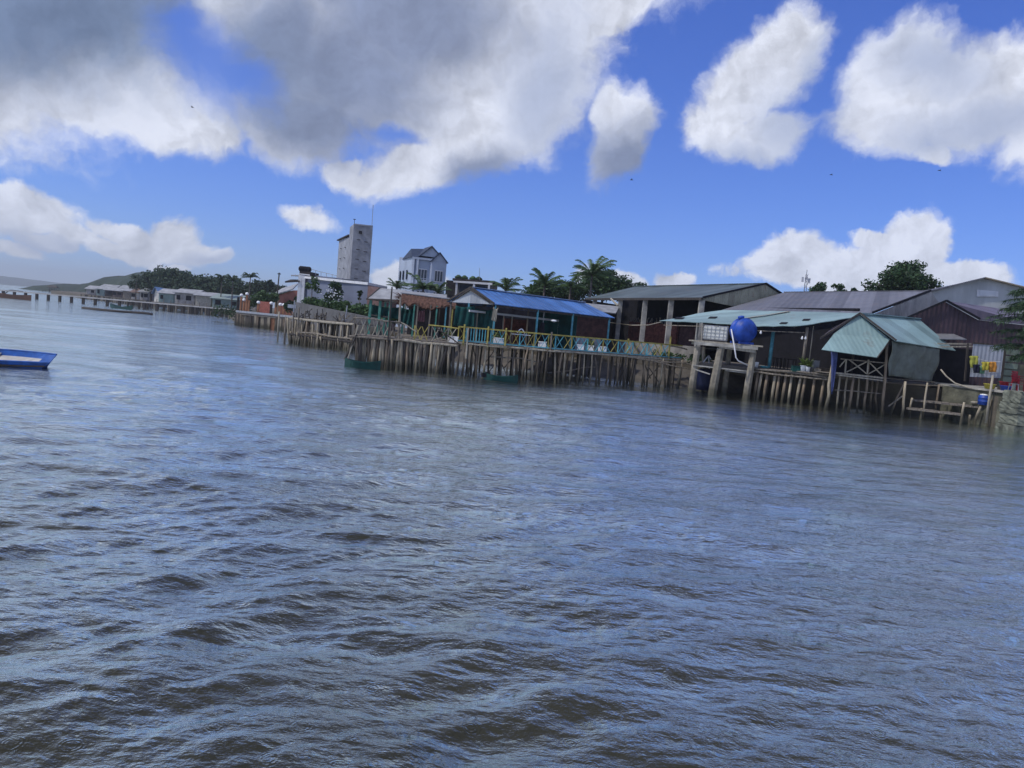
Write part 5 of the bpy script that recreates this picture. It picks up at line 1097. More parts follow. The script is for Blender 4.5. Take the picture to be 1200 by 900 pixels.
a0, a1 = P(351.5, 321, YH+.5), P(363.5, 322.5, YH-.5)
MB().slab([a0, a1, V(a1.x, a1.y, 1.7), V(a0.x, a0.y, 1.7)], d=(.4, 4, 0)).build('end_wall', m_gh, t)
for px in (352, 355.8): q = P(px, 325, YH-.6); MB().beam(V(q.x, YH-.6, 1.7), V(q.x+.05, YH-.6, a0.z-.2), .45).build('column', m_white, t)
MB().slab([P(351, 323, YH-.7), P(363.5, 325, YH-.9), P(363.5, 318.5, YH-.9), P(351, 317, YH-.7)], d=(.3, 3, 0)).build('parapet', m_dim, t)
MB().slab([P(350.8, 321.5, YH-.8), P(363, 323, YH-1), P(363, 321.8, YH-1), P(350.8, 320.3, YH-.8)], d=(0, .1, 0)).build('trim', m_white, t)
b = MB()
for k in range(5): q = P(352.5+k*2.4, 317.2+k*.25, YH-.6); b.lathe(q, [(.15, -.1), (.32, .15), (.3, .4), (.12, .6)], 8)
b.build('planter', m_dark, t, smooth=True)
MB().slab([P(334, 329.5, YH-1), P(351, 328.6, YH-1), P(351, 327.6, YH+3), P(341, 327.4, YH+3)], d=(0, 0, -.2)).build('canopy', m_dim, t)
MB().slab([P(341, 322.6, YH), P(351, 323, YH), P(351, 322, YH+3), P(341, 322, YH+3)], d=(0, 0, -.12)).build('canopy', m_tg, t)
# --- bird house tower
YW = 150
m_tw = mat('tower_block', (.23, .24, .265), .9, .3, .6, .02, 4); m_tw2 = mat('tower_render', (.27, .285, .315), .9, .25, .5)
tq = P(415, 262.5, YW); bx = P(437, 266, YW+.5); lx = P(410.3, 263, YW+4.5); wl = P(397.8, 280, YW+10)
zT = tq.z
c0, c1, c2 = V(P(415, 262.5, YW).x-.05, YW), V(P(437, 266, YW+.8).x, YW+.8), V(P(410.3, 263, YW+6).x, YW+6)
t = T('tower', 'tall narrow windowless grey block tower', 'tower', (c0.x+2, YW+3, 1.75))
back = c2-c0
MB().slab([V(c0.x, c0.y, 1.7), V(c1.x, c1.y, 1.7), V(c1.x+back.x, c1.y+back.y, 1.7), V(c2.x, c2.y, 1.7)], d=(0, 0, zT-1.7)).build('wall', m_tw, t)
zw = P(404, 279, YW+9).z; e_ = c2+(c2-c0).normalized()*12
e_ = V(P(397.5, 280, YW+15).x, YW+15)
MB().slab([V(c2.x+.02, c2.y+.02, 1.7), V(e_.x, e_.y, 1.7), V(e_.x+4, e_.y+2, 1.7), V(c2.x+4, c2.y+1, 1.7)], d=(0, 0, zw-1.7)).build('wing_wall', m_tw2, t)
MB().slab([V(c2.x-.3, c2.y, zw+.3), V(e_.x-.6, e_.y+.3, zw-.1), V(e_.x+4, e_.y+2.6, zw-.1), V(c2.x+4, c2.y+1, zw+.3)], d=(0, 0, .22)).build('wing_roof', m_dim, t)
w = MB().slab([P(420.6, 270.3, YW-.0), P(424, 270.8, YW-.0), P(423.8, 274.2, YW-.0), P(420.4, 273.7, YW-.0)], d=(0, .2, 0)).build('window', m_dark, t)
fdir = (c1-c0)
for r_ in range(9):
    for s_ in (.28, .68):
        z = zT-3.0-r_*1.95+(.3 if s_ > .5 else 0)*-1
        if z < 3.5: continue
        q = c0.lerp(c1, s_); MB().beam(V(q.x-.42, q.y-.04, z), V(q.x+.42, q.y+.04-.03, z), .06, .13).build('vent', m_dim, t)
for r_ in range(7):
    for s_ in (.3, .7):
        q = c2.lerp(e_, s_); MB().box((q.x-.03, q.y, zw-2-r_*2.2), (.12, 1.5, .13)).build('vent', m_dim, t)
MB().beam(V(c0.x, c0.y-.03, zT-.02), V(c1.x, c1.y-.03, zT-.02), .12, .25).build('coping', m_tw2, t)
q = P(435.8, 265, YW+2); MB().beam(q, P(437.4, 240, YW+2), .10).build('antenna', m_metal, t)
q = P(415.2, 262, YW+2); MB().beam(q, q+V(0, 0, .8), .08).box(q+V(0, 0, .85), (.5, .2, .12)).build('vent_cowl', m_dark, t)
# --- three storey house
YB = 118
m_h = mat('pale_blue_render', (.35, .41, .50), .8, .1, .4); m_h2 = mat('pale_blue_trim', (.48, .53, .60), .8, .1); m_slate = mat('slate_roof', (.035, .05, .085), .6, .3, 2)
hl, hr = V(P(484, 306, YB).x, YB), V(P(523.5, 308, YB+1.5).x, YB+1.5); hb_ = V(P(468.5, 306, YB+9).x, YB+9)
ze = P(484, 301, YB).z; zr_ = P(506, 288.3, YB).z
t = T('townhouse', 'three storey pale blue house with dark slate gables', 'house', ((hl.x+hr.x)/2, YB+3, 1.75))
bd = hb_-hl
MB().slab([V(hl.x, hl.y, 1.7), V(hr.x, hr.y, 1.7), V(hr.x+bd.x, hr.y+bd.y, 1.7), V(hb_.x, hb_.y, 1.7)], d=(0, 0, ze-1.7)).build('wall', m_h, t)
fd = (hr-hl); 
def hp(f, z, o=0.0): q = hl.lerp(hr, f); return V(q.x, q.y-o, z)
# roofs
MB().slab([hp(-.03, ze, .3), hp(.58, ze, .3), V(*XY(hl.lerp(hr, .58)+bd*.5), zr_), V(*XY(hl.lerp(hr, .06)+bd*.35), zr_-.4)], .12).build('roof', m_slate, t)
MB().slab([hp(-.03, ze, .3), V(*XY(hl.lerp(hr, .06)+bd*.35), zr_-.4), V(*XY(hl-fd*.03+bd*.75), ze)], .12).build('roof', m_slate, t)
def gable(f0, f1, fa, zt_, o, zb_):
    MB().slab([hp(f0, zb_, o), hp(f1, zb_, o), hp(fa, zt_-.15, o)], d=(0, .3, 0)).build('gable_wall', m_h, t)
    B = bd*.5
    for f in (f0, f1):
        s = -.03 if f == f0 else .03
        MB().slab([hp(f+s, zb_-.12, o+.25), hp(fa, zt_, o+.25), hp(fa, zt_, o)+B, hp(f+s, zb_-.12, o)+B], .14).build('roof', m_slate, t)
gable(.20, .88, .54, zr_+.1, .15, ze+.3)
gable(.56, 1.04, .80, P(515, 295, YB).z, .45, ze-.3)
MB().slab([hp(-.02, ze-.3, .35), hp(.58, ze-.3, .35), hp(.58, ze, .35), hp(-.02, ze, .35)], d=(0, .3, 0)).build('cornice', m_h2, t)
bay = MB().slab([hp(.58, 1.7, .4), hp(1.0, 1.7, .4), hp(1.0, ze-.2, .4), hp(.58, ze-.2, .4)], d=(0, .38, 0)).build('bay', m_h, t)
fl_z = [ze-3.6, ze-7.0, ze-10.2]
for k, z in enumerate(fl_z):
    for f0, f1, o in ((.18, .44, .05), (.68, .92, .45)):
        w = MB().slab([hp(f0, z, o), hp(f1, z, o), hp(f1, z+1.9, o), hp(f0, z+1.9, o)], d=(0, -.06, 0)).build('window', m_white, t)
        for j in range(3):
            s0 = lerp(f0, f1, (j+.12)/3); s1 = lerp(f0, f1, (j+.88)/3)
            MB().slab([hp(s0, z+.15, o+.07), hp(s1, z+.15, o+.07), hp(s1, z+1.75, o+.07), hp(s0, z+1.75, o+.07)], d=(0, -.03, 0)).build('pane', m_glass, w)
    MB().slab([hp(-.02, z-.75, .3), hp(.57, z-.75, .3), hp(.57, z-.45, .3), hp(-.02, z-.45, .3)], d=(0, .3, 0)).build('string_course', m_h2, t)
    b = MB(); b.beam(hp(.02, z+.35, .8), hp(.56, z+.35, .8), .08)
    for j in range(12): f = .02+.54*j/11; b.beam(hp(f, z-.4, .8), hp(f, z+.35, .8), .05)
    b.slab([hp(.0, z-.45, 1.0), hp(.57, z-.45, 1.0), hp(.57, z-.45, .02), hp(.0, z-.45, .02)], d=(0, 0, -.15)); b.build('balcony', m_h2, t)
for f in (.02, .14, .56): MB().beam(hp(f, 1.7, .15), hp(f, ze-.3, .15), .35).build('pilaster', m_h2, t)
for f in (.35, .62, .85):
    for z in fl_z: q = hl+bd*f; MB().box((q.x-.05, q.y, z+.9), (.14, 1.1, 1.5)).build('side_window', m_glass, t)
q0 = V(*XY(hb_), 0); zz_ = P(471, 302, YB+10).z; MB().box((hb_.x+1.5, hb_.y+2.2, (1.7+zz_)/2), (3.2, 4, zz_-1.7)).build('stair_tower', m_h2, t)
# --- low modern house
YM = 128; a0, a1 = P(525, 326, YM+6), P(577, 331.5, YM)
t = T('modern_house', 'low modern house with a flat dark roof and white frame', 'house', (a1.x-3, YM+2, 1.75))
A, B_ = V(P(536, 330, YM+2).x, YM+2), V(P(575, 334, YM).x, YM); zr2 = P(577, 329.8, YM).z
MB().slab([V(A.x, A.y, 1.7), V(B_.x, B_.y, 1.7), V(B_.x, B_.y, zr2-.35), V(A.x, A.y, zr2-.35)], d=(1, 6, 0)).build('wall', m_grey_wall, t)
MB().slab([V(A.x-.8, A.y-1, zr2-.3), V(B_.x+.6, B_.y-1, zr2-.3), V(B_.x+2, B_.y+6, zr2-.3), V(A.x, A.y+6, zr2-.3)], d=(0, 0, .35)).build('roof', m_dim, t)
MB().beam(V(A.x-.6, A.y-.9, zr2-.5), V(B_.x+.3, B_.y-.9, zr2-.5), .2, .35).build('fascia', m_white, t)
for f in (.0, .52, .96): q = A.lerp(B_, f); MB().beam(V(q.x, q.y-.8, 1.7), V(q.x, q.y-.8, zr2-.6), .35).build('column', m_white, t)
for f0, f1 in ((.08, .44), (.6, .9)): q0, q1 = A.lerp(B_, f0), A.lerp(B_, f1); MB().slab([V(q0.x, q0.y-.03, zr2-2.6), V(q1.x, q1.y-.03, zr2-2.6), V(q1.x, q1.y-.03, zr2-.9), V(q0.x, q0.y-.03, zr2-.9)], d=(0, -.05, 0)).build('window', m_glass, t)
MB().slab([V(P(523, 330, YM+6).x, YM+6, 1.7), V(A.x, YM+6, 1.7), V(A.x, YM+6, zr2-.1), V(P(523, 330, YM+6).x, YM+6, zr2-.1)], d=(0, 4, 0)).build('side_wing', m_leaf_mid if False else m_dim, t)
b = MB(); [b.lathe(V(lerp(A.x, B_.x, f), A.y, zr2+.05), [(.5, 0), (.7, .3), (.2, .7)], 8) for f in (.02, .2, .45, .62)]; b.build('roof_plant', m_leaf_dark, t, smooth=True)
MB().beam(P(562, 328, YM), P(562, 314, YM), .07).build('antenna', m_metal, t)
bush('dark shrubs in front of the low modern house', X(545, 112), 112, 4.2, 2.2, 3.0, m_leaf_dark, 1600, .25, 'shrub', 'shrub', ln=[-3, -1, 1, 3])
# --- palms and dark trees behind the blue hall
for px, py, Y, R0, nf, lb in ((593, 340, 95, 3.1, 11, 'small palm just right of the low modern house'), (638.5, 334, 90, 3.2, 13, 'palm rising over the dark trees behind the middle of the blue roof'), (694, 322, 85, 3.4, 15, 'tallest palm over the right end of the blue roof'), (669, 335, 88, 2.3, 10, 'half hidden palm between the two tall palms'), (496, 338, 84, 2.7, 13, 'bright palm in front of the three storey house'), (465, 337, 88, 1.9, 10, 'small palm left of the three storey house'), (513, 343, 84, 1.9, 11, 'low palm in front of the bay of the three storey house'), (623, 344, 86, 1.8, 9, 'low palm left of the dark trees')):
    q = P(px, py, Y); palm(lb, (q.x, Y), 1.75, q.z, R0, nf=nf, group='palms along the shore')
for px, py, Y, rx, rz, lb, n in ((641, 344, 96, 3.6, 1.7, 'low dark tree mass below the middle palm', 4200), (707, 334, 92, 3.9, 2.1, 'dense dark tree behind the tallest palm', 5200), (727, 341, 94, 2.6, 1.5, 'dark tree sloping down to the open shed roof', 2600), (672, 345, 92, 2.6, 1.2, 'low dark tree between the palms', 2400), (750, 336, 120, 1.2, .7, 'tiny treetop above the left end of the open shed roof', 500)):
    q = P(px, py, Y); tree(lb, (q.x, Y), 1.75, q.z, rx, rz, m_leaf_dark, n, .2, 24, .45)
q0, q1 = X(636, 70), X(712, 72)
t = T('added_brick_house', 'low brick house with a grey roof, added behind the right end of the blue hall', 'house', ((q0+q1)/2, 71, 1.75))  # house added to close a gap of bright sky beside the hall
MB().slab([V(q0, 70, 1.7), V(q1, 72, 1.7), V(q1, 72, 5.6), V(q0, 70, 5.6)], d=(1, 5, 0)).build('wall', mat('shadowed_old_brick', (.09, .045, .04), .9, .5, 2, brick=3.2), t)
MB().slab([V(q0-.5, 69.4, 5.5), V(q1+.5, 71.4, 5.5), V(q1+1.2, 74.5, 6.3), V(q0, 72.5, 6.3)], .1).build('roof', m_tg, t)
# --- boats at the piers
def skiff(name, label, p, q, beam_, hgt, m, inside=None, sheer=.18, fill=True, cat='boat', tip=.55, sink=.12):
    p, q = V(p.x, p.y, 0), V(q.x, q.y, 0); ax = (q-p); L0 = ax.length; ax.normalize(); s = V(-ax.y, ax.x, 0); c = (p+q)/2
    t = T(name, label, cat, (c.x, c.y, -sink)); b = MB(); k = 13; pr = {}
    for i in range(k):
        f = i/(k-1); w = beam_/2*max(.16, (1-abs(2*f-1)**2.6))*(1 if abs(2*f-1) < .98 else tip); z = hgt+sheer*(2*f-1)**2; zb_ = .0+.5*sheer*(2*f-1)**4
        o = c+ax*(L0*(f-.5))
        row = [o-s*w+V(0, 0, z), o-s*w*.72+V(0, 0, zb_), o+s*w*.72+V(0, 0, zb_), o+s*w+V(0, 0, z), o+s*w*.88+V(0, 0, z), o+s*w*.62+V(0, 0, zb_+.06), o-s*w*.62+V(0, 0, zb_+.06), o-s*w*.88+V(0, 0, z)]
        for j, v in enumerate(row): pr[i, j] = len(b.v); b.v.append(v-V(0, 0, sink))
    for i in range(k-1):
        for j in range(8): b.f.append((pr[i, j], pr[i+1, j], pr[i+1, (j+1) % 8], pr[i, (j+1) % 8]))
    b.f.append(tuple(pr[0, j] for j in range(8))); b.f.append(tuple(pr[k-1, j] for j in range(7, -1, -1)))
    b.build('hull', m, t)
    for f in (.3, .65):
        o = c+ax*(L0*(f-.5)); w = beam_*.42; MB().beam(o-s*w+V(0, 0, hgt*.75-sink), o+s*w+V(0, 0, hgt*.75-sink), .22, .03).build('thwart', inside or m, t)
    return t, c, ax, s, L0
m_gboat = mat('dark_green_boat', (.008, .055, .048), .5, .3, 3)
skiff('boat', 'dark green boat moored at the foot of the pier head', V(P(404, 424, 45).x, 45.0), V(P(446, 428, 45.2).x, 45.2), .9, .48, m_gboat)
skiff('boat', 'low green boat moored under the walkway', V(P(566, 441, 44.2).x, 45.0), V(P(607, 444, 44.2).x, 45.2), .8, .34, m_gboat)
q = P(569, 440, 44.8); tag(MB().box((q.x, 45.1, .22), (.5, .45, .25), .2).box((q.x+.1, 45.1, .37), (.3, .3, .08)).build('engine', m_dark), 'dark engine box at the left end of the low green boat', 'engine')
# ================================================================== LEFT AND FAR
# --- blue and white boat in the foreground
m_bb = mat('bright_blue_boat', (.012, .085, .33), .45, .35, 3, spec=.5); m_bw = mat('scuffed_white', (.45, .44, .40), .7, .25, 3)
Yb = 29.5
a = G(47, 432.5, 0); c = G(-64, 424.5, 0); ax = (c-a).normalized(); s = V(-ax.y, ax.x, 0)
if s.y < 0: s = -s
t = T('boat', 'bright blue wooden boat with a scuffed white inside at the left edge', 'boat', ((a.x+c.x)/2, (a.y+c.y)/2, -.05))
L0 = 4.6; b = MB(); k = 16; pr = {}; inn = MB()
rows = []
for i in range(k):
    f = i/(k-1); w = .66*(1-(1-min(1, f/.42))**2*.55) if f < .42 else .66*(1-max(0, f-.7)**2*4); z = .62+.10*(1-f)**3+.12*f*f; rake = -.32*(1-f)**6
    o = a+ax*(L0*f); zb_ = -.1+.10*(1-f)**5; zn = .15+.10*(1-f)**2; z = .50+.05*(1-f)
    rows.append([o+ax*rake-s*w*.0+V(0, 0, zn), o+s*w*.18+V(0, 0, zb_), o+s*w*1.75+V(0, 0, zb_), o+ax*rake+s*w*2+V(0, 0, z), o+ax*rake+s*w*1.92+V(0, 0, z), o+s*w*1.85+V(0, 0, z-.20), o+s*w*.3+V(0, 0, zn-.10), o+ax*rake+s*w*.1+V(0, 0, zn)])
for i, row in enumerate(rows):
    for j, v in enumerate(row): pr[i, j] = len(b.v); b.v.append(v)
for i in range(k-1):
    for j in (0, 1, 2): b.f.append((pr[i, j], pr[i+1, j], pr[i+1, j+1], pr[i, j+1]))
    b.f.append((pr[i, 7], pr[i+1, 7], pr[i+1, 0], pr[i, 0])); b.f.append((pr[i, 3], pr[i+1, 3], pr[i+1, 4], pr[i, 4]))
b.f.append((pr[0, 0], pr[0, 1], pr[0, 2], pr[0, 3])); b.f.append((pr[0, 4], pr[0, 5], pr[0, 6], pr[0, 7]))
b.build('hull', m_bb, t)
inn.v = []; ip = {}; b2_ = MB()
for i, row in enumerate(rows):
    for j in (4, 5, 6, 7): ip[i, j] = len(inn.v); inn.v.append(row[j]+V(0, 0, -.005))
for i in range(k-1):
    for j in (4, 5, 6): (b2_ if j == 4 else inn).f.append((ip[i, j], ip[i+1, j], ip[i+1, j+1], ip[i, j+1]))
inn.f.append((ip[0, 4], ip[0, 5], ip[0, 6], ip[0, 7]))
b2_.v = list(inn.v); b2_.build('inner_side', m_bb, t); inn.build('lining', m_bw, t)
r0_, r1_ = rows[0], rows[1]
MB().slab([r0_[0]+V(0, 0, .01), r0_[3]+V(0, 0, .01), r1_[3]+V(0, 0, .01), r1_[0]+V(0, 0, .01)], d=(0, 0, -.04)).build('foredeck', m_bb, t)
for j in (0, 3):
    MB().tube([r_[j]+V(0, 0, .02) for r_ in rows], .035, 6).build('gunwale', m_bb, t)
MB().tube([r_[0].lerp(r_[1], .55)-s*.03 for r_ in rows], .035, 6).build('rubbing_strake', m_wood_dark, t)
for f in (7, 11): MB().beam(rows[f][0]+V(0, 0, -.12)+s*.06, rows[f][3]+V(0, 0, -.12)-s*.06, .25, .04).build('thwart', m_bw, t)
# --- long jetty
YJ = 186
j0, j1 = V(X(-60, 196), 196), V(X(276, 172), 172)
zj = [P(10, 340.5, 192).z, P(190, 357, 178).z]
def jz(f): return lerp(1.5, 2.0, f)
t = T('jetty', 'long thin concrete jetty crossing the bay on short square legs', 'jetty', (j0.lerp(j1, .5).x, 185, 0))
MB().slab([j0+V(0, 0, jz(0)), j1+V(0, 0, jz(1)), j1+V(.2, 1.6, jz(1)), j0+V(.2, 1.6, jz(0))], d=(0, 0, -.3)).build('deck', mat('pale_jetty_concrete', (.36, .36, .35), .9, .2, .5), t)
n_ = 24
for i in range(n_+1):
    f = i/n_; q = j0.lerp(j1, f)+V(0, .4, 0); MB().beam(q+V(0, 0, -.5), q+V(0, 0, jz(f)-.28), .55, .5, (0, 1, 0)).build('leg', m_wood_dark, t)
    if f > .62:
        q = q+V(random.uniform(-1, 1), 3, 0); MB().beam(q+V(0, 0, -.5), q+V(0, 0, jz(f)), .4).build('leg', m_wood_dark, t)
b = MB()
MB().beam(P(5, 344.5, 191), P(12, 339.8, 191), .18).beam(P(12, 339.8, 191), P(27, 341.5, 190), .15).build('rail', m_wood_dark, t)
for i in range(15):
    f = lerp(.66, .98, i/14); q = j0.lerp(j1, f); MB().beam(q+V(0, 0, jz(f)-.05), q+V(0, 0, jz(f)+.9), .12).build('rail_post', m_wood, t)
skiff('boat', 'brown wooden boat beside the far left end of the jetty', V(X(-12, 172), 172), V(X(37, 168), 168), 2.0, 1.0, mat('brown_boat', (.12, .07, .05), .8, .3), sheer=.3)
skiff('boat', 'small dark green boat beyond the middle of the jetty', V(X(130, 163), 163), V(X(156, 160), 160), 1.3, .6, m_gboat, sheer=.5)
b = MB().tube([G(97, 361, .1), G(115, 363, .12), G(140, 365.5, .08), G(165, 367, .1), G(178, 368.5, .08)], .28, 6); tag(b.build('floating_boom', m_wood_dark, smooth=True), 'long dark floating pole on the water in front of the jetty', 'boom')
# --- sea pavilion and stakes far out
Y = 520; q0, q1 = P(57, 336, Y), P(67.5, 336.5, Y)
t = T('sea_pavilion', 'tiny pavilion standing on stilts far out in the bay', 'pavilion', ((q0.x+q1.x)/2, Y, 0))
for k in range(4): x = lerp(q0.x+.7, q1.x-.7, k/3); MB().beam(V(x, Y, -1), V(x, Y, 3.2), .35).build('leg', m_wood_dark, t)
zt_ = P(61, 334.2, Y).z
MB().slab([V(q0.x, Y-1, 2.0), V(q1.x, Y-1, 2.0), V(q1.x, Y+2, 2.0), V(q0.x, Y+2, 2.0)], d=(0, 0, -.3)).build('deck', m_wood_dark, t)
MB().slab([V(q0.x-.6, Y-1.5, zt_-1.6), V(q1.x+.6, Y-1.5, zt_-1.6), V(q1.x-1, Y, zt_), V(q0.x+1, Y, zt_)], .3).build('roof', m_wood_dark, t); MB().slab([V(q0.x-.6, Y+1.5, zt_-1.6), V(q1.x+.6, Y+1.5, zt_-1.6), V(q1.x-1, Y, zt_), V(q0.x+1, Y, zt_)], .3).build('roof', m_wood_dark, t)
st = MB().tube([V(0, 0, -1), V(.05, 0, 2.2)], .16, 6)
first = None
for k in range(15):
    px = 50+k*3.4; Y = 500+k*3; x = X(px, Y)
    if 55 < px < 69: continue
    o = MB().tube([V(x, Y, -1), V(x+random.uniform(-.2, .2), Y, random.uniform(1.2, 2.8))], .17, 6).build('fishing_stake', m_wood_dark)
    tag(o, 'thin dark fishing stake in the row beside the far sea pavilion', 'stake', 'fishing stakes by the sea pavilion')
# --- far shore village on the left
m_tin = mat('tin_roof', (.30, .31, .32), .7, .3, .8); m_tin_b = mat('blue_tin_roof', (.10, .18, .34), .6, .2, .6); m_pw = mat('faded_wall', (.30, .29, .27), .9, .4, .8); m_gw = mat('green_grey_wall', (.20, .27, .25), .8, .25, .5)
def house(name, label, px0, px1, Y, z0, ze, zr, dep, mw, mr, cat='house', stilts=True, skew=0, group=None):
    x0, x1 = X(px0, Y), X(px1, Y); t = T(name, label, cat, ((x0+x1)/2, Y, 0 if stilts else z0), group)
    MB().slab([V(x0, Y, z0), V(x1, Y+skew, z0), V(x1, Y+dep+skew, z0), V(x0, Y+dep, z0)], d=(0, 0, ze-z0)).build('wall', mw, t)
    MB().slab([V(x0-.5, Y-.7, ze-.1), V(x1+.5, Y-.7+skew, ze-.1), V(x1+.5, Y+dep/2+skew, zr), V(x0-.5, Y+dep/2, zr)], .15).build('roof', mr, t)
    MB().slab([V(x0-.5, Y+dep+.7, ze-.1), V(x1+.5, Y+dep+.7+skew, ze-.1), V(x1+.5, Y+dep/2+skew, zr), V(x0-.5, Y+dep/2, zr)], .15).build('roof', mr, t)
    nw = max(2, int((x1-x0)/3.2))
    for i in range(nw):
        if random.random() < .4: continue
        xx = lerp(x0, x1, (i+random.uniform(.3, .7))/nw); MB().box((xx, Y-.03, z0+(ze-z0)*.55), (random.uniform(.7, 1.4), .1, (ze-z0)*random.uniform(.3, .55))).build('window', m_dark, t)
    if stilts:
        MB().slab([V(x0-.8, Y-2.5, z0), V(x1+.8, Y-2.5, z0), V(x1+.8, Y, z0), V(x0-.8, Y, z0)], d=(0, 0, -.25)).build('deck', m_plank, t)
        for i in range(nw+2):
            xx = lerp(x0-.6, x1+.6, i/(nw+1))
            for dy in (-2.3, .8): MB().beam(V(xx, Y+dy, -1), V(xx, Y+dy, z0), .3).build('leg', random.choice([m_wood, m_wood_dark]), t)
    return t
house('stilt_house', 'long low stilt house with a pale tin roof left of the orange columns', 205, 228, 190, 2.0, 5.0, 6.0, 8, m_pw, m_tin)
house('stilt_house', 'low stilt house with a dark porch left of the green grey shed', 229, 247, 188, 2.0, 4.7, 5.6, 8, mat('cream_wall', (.36, .34, .28), .9, .3), m_tin)
house('stilt_shed', 'green grey shed on stilts nearest the orange columned restaurant', 249, 279, 184, 1.9, 4.3, 5.5, 9, m_gw, mat('green_tin', (.24, .30, .28), .7, .2), 'shed')
# blue roofed hall, gable to the left
Y = 215; x0, xm, x1 = X(171, Y), X(183, Y), X(214, Y)
t = T('blue_roofed_hall', 'white gabled hall with a blue roof among the far stilt houses', 'hall', (xm, Y, 1.75))
za = P(184, 336, Y).z; zl = P(172, 343, Y).z
MB().slab([V(x0, Y+5, 1.2), V(xm+2, Y-1, 1.2), V(xm+2, Y-1, zl-.6), V(xm-.6, Y+1, za-.2), V(x0, Y+5, zl)], d=(3, 6, 0)).build('gable_wall', m_bw, t)
MB().slab([V(xm+2, Y-1, zl-.9), V(x1, Y+3, zl-.9), V(x1-1, Y+7, za-.7), V(xm-.8, Y+.5, za)], .15).build('roof', m_tin_b, t)
MB().slab([V(x0-1, Y+5, zl), V(xm-.8, Y+.5, za), V(x1-1, Y+7, za-.7), V(x1-6, Y+12, zl)], .15).build('roof', m_tin_b, t)
MB().slab([V(xm+2.2, Y-.6, 1.2), V(x1-.6, Y+3, 1.2), V(x1-.6, Y+3, zl-1), V(xm+2.2, Y-.6, zl-1)], d=(2, 5, 0)).build('wall', m_pw, t)
cols = [m_pw, m_gw, m_dim, mat('brown_wall', (.13, .10, .085), .9, .4), m_wood, m_bw]
spots = [(101, 112, 300), (113, 122, 290), (123, 131, 280), (132, 143, 270), (144, 153, 258), (154, 163, 248), (164, 173, 238), (186, 203, 205), (118, 135, 330), (140, 158, 310)]
desc = ['leftmost and farthest brown stilt house behind the jetty', 'second stilt house from the left behind the jetty', 'third stilt house from the left behind the jetty', 'wider stilt house behind the small dark green boat', 'stilt house left of the lone far palm', 'stilt house under the lone far palm', 'stilt house just left of the blue roofed hall', 'stilt house in front of the blue roofed hall', 'taller back row house behind the left stilt houses', 'taller back row house left of the far palm']
for k, (p0, p1, Y) in enumerate(spots):
    back_ = k > 7
    house('stilt_house', desc[k], p0, p1, Y, 1.9, 4.2+(1.6 if back_ else random.uniform(0, .6)), 5.2+(1.8 if back_ else random.uniform(0, .6)), 7, cols[k % 6], random.choice([m_tin, m_tin, mat('rust_tin', (.16, .11, .09), .8, .3)]), group='far stilt houses')
# --- restaurant with orange columns
YR = 113; zR = 1.95
a, c = V(X(277.5, YR+2), YR+2), V(X(345, YR-8), YR-8)
t = T('restaurant_deck', 'waterside deck with rows of orange columns and white lamps', 'deck', ((a.x+c.x)/2, YR-3, 0))
MB().slab([a+V(0, 0, zR), c+V(0, 0, zR), c+V(3, 9, zR), a+V(2, 14, zR)], d=(0, 0, -.3)).build('deck', m_plank, t)
MB().beam(a+V(0, -.1, zR+.15), c+V(0, -.1, zR+.15), .12, .3).build('fascia', m_metal, t)
for i in range(34):
    f = i/33; q = a.lerp(c, f)+V(0, random.uniform(0, .6)); q2 = V(q.x, q.y)
    MB().beam(V(q.x, q.y, -.8), V(q.x, q.y, zR-.2), random.uniform(.22, .4), .3).build('pile', m_orange if i in (21, 22) else random.choice([m_pw1, m_pw2, m_pw3]), t)
MB().wall(a.lerp(c, .28)+V(0, 1.2), c+V(0, 1.2), -.6, zR-.3, .2).build('back_board', m_dim, t)
for px, top, lamp in ((279.5, 348, 0), (283, 347.5, 1), (286, 353, 1), (289.5, 346, 1), (292, 352, 0), (302.8, 356, 1), (318, 357, 1), (323.5, 360, 0), (328.5, 358.5, 1), (332.6, 359, 1), (337, 359.5, 1), (341, 362, 0)):
    Y = lerp(YR+2, YR-8, (px-277.5)/67.5)+.8; q = P(px, top, Y)
    MB().beam(V(q.x-.03, Y, zR-.1), V(q.x, Y, q.z), .27 if px != 318 else .3).build('column', m_orange if px not in (318, 279.5) else m_dim, t, )
    if lamp: MB().lathe(q, [(.1, 0), (.24, .08), (.27, .22), (.2, .38), (.06, .44)], 10).build('lamp', m_foam, t, smooth=True)
w0_, w1_ = P(304, 360, YR+2), P(317, 360, YR); MB().slab([V(w0_.x, YR+2, zR), V(w1_.x, YR, zR), V(w1_.x, YR, P(317, 354, YR).z), V(w0_.x, YR+2, P(304, 353, YR+2).z)], d=(0, .3, 0)).build('red_wall', mat('terracotta_wall', (.26, .09, .07), .9, .3), t)
for px, py, w, h, lb in ((299, 353, 1.5, 2.4, 'round green shrub above the orange columns on the left'), (308, 349, 1.6, 2.4, 'tall green shrub above the red wall of the deck'), (318, 350, 1.5, 2.0, 'green shrub left of the red house'), (343, 356, 1.4, 1.6, 'dark shrub between the deck and the weathered pier'), (350, 352, 1.5, 1.8, 'dark shrub under the canopy of the grey building')):
    Y = YR+5 if px < 330 else 100; q = P(px, py+5, Y); bush(lb, q.x, Y, q.z-.6, w, h, m_leaf_mid if px < 320 else m_leaf_dark, 900, .2)
# scrubby bank left of it
b = bush('scrub and rubbish on the bank left of the restaurant deck', X(272, 128), 128, .4, 2.0, 2.4, m_leaf_dark, 700, .2, 'scrub', 'scrub', ln=[-2, 0, 1.5])
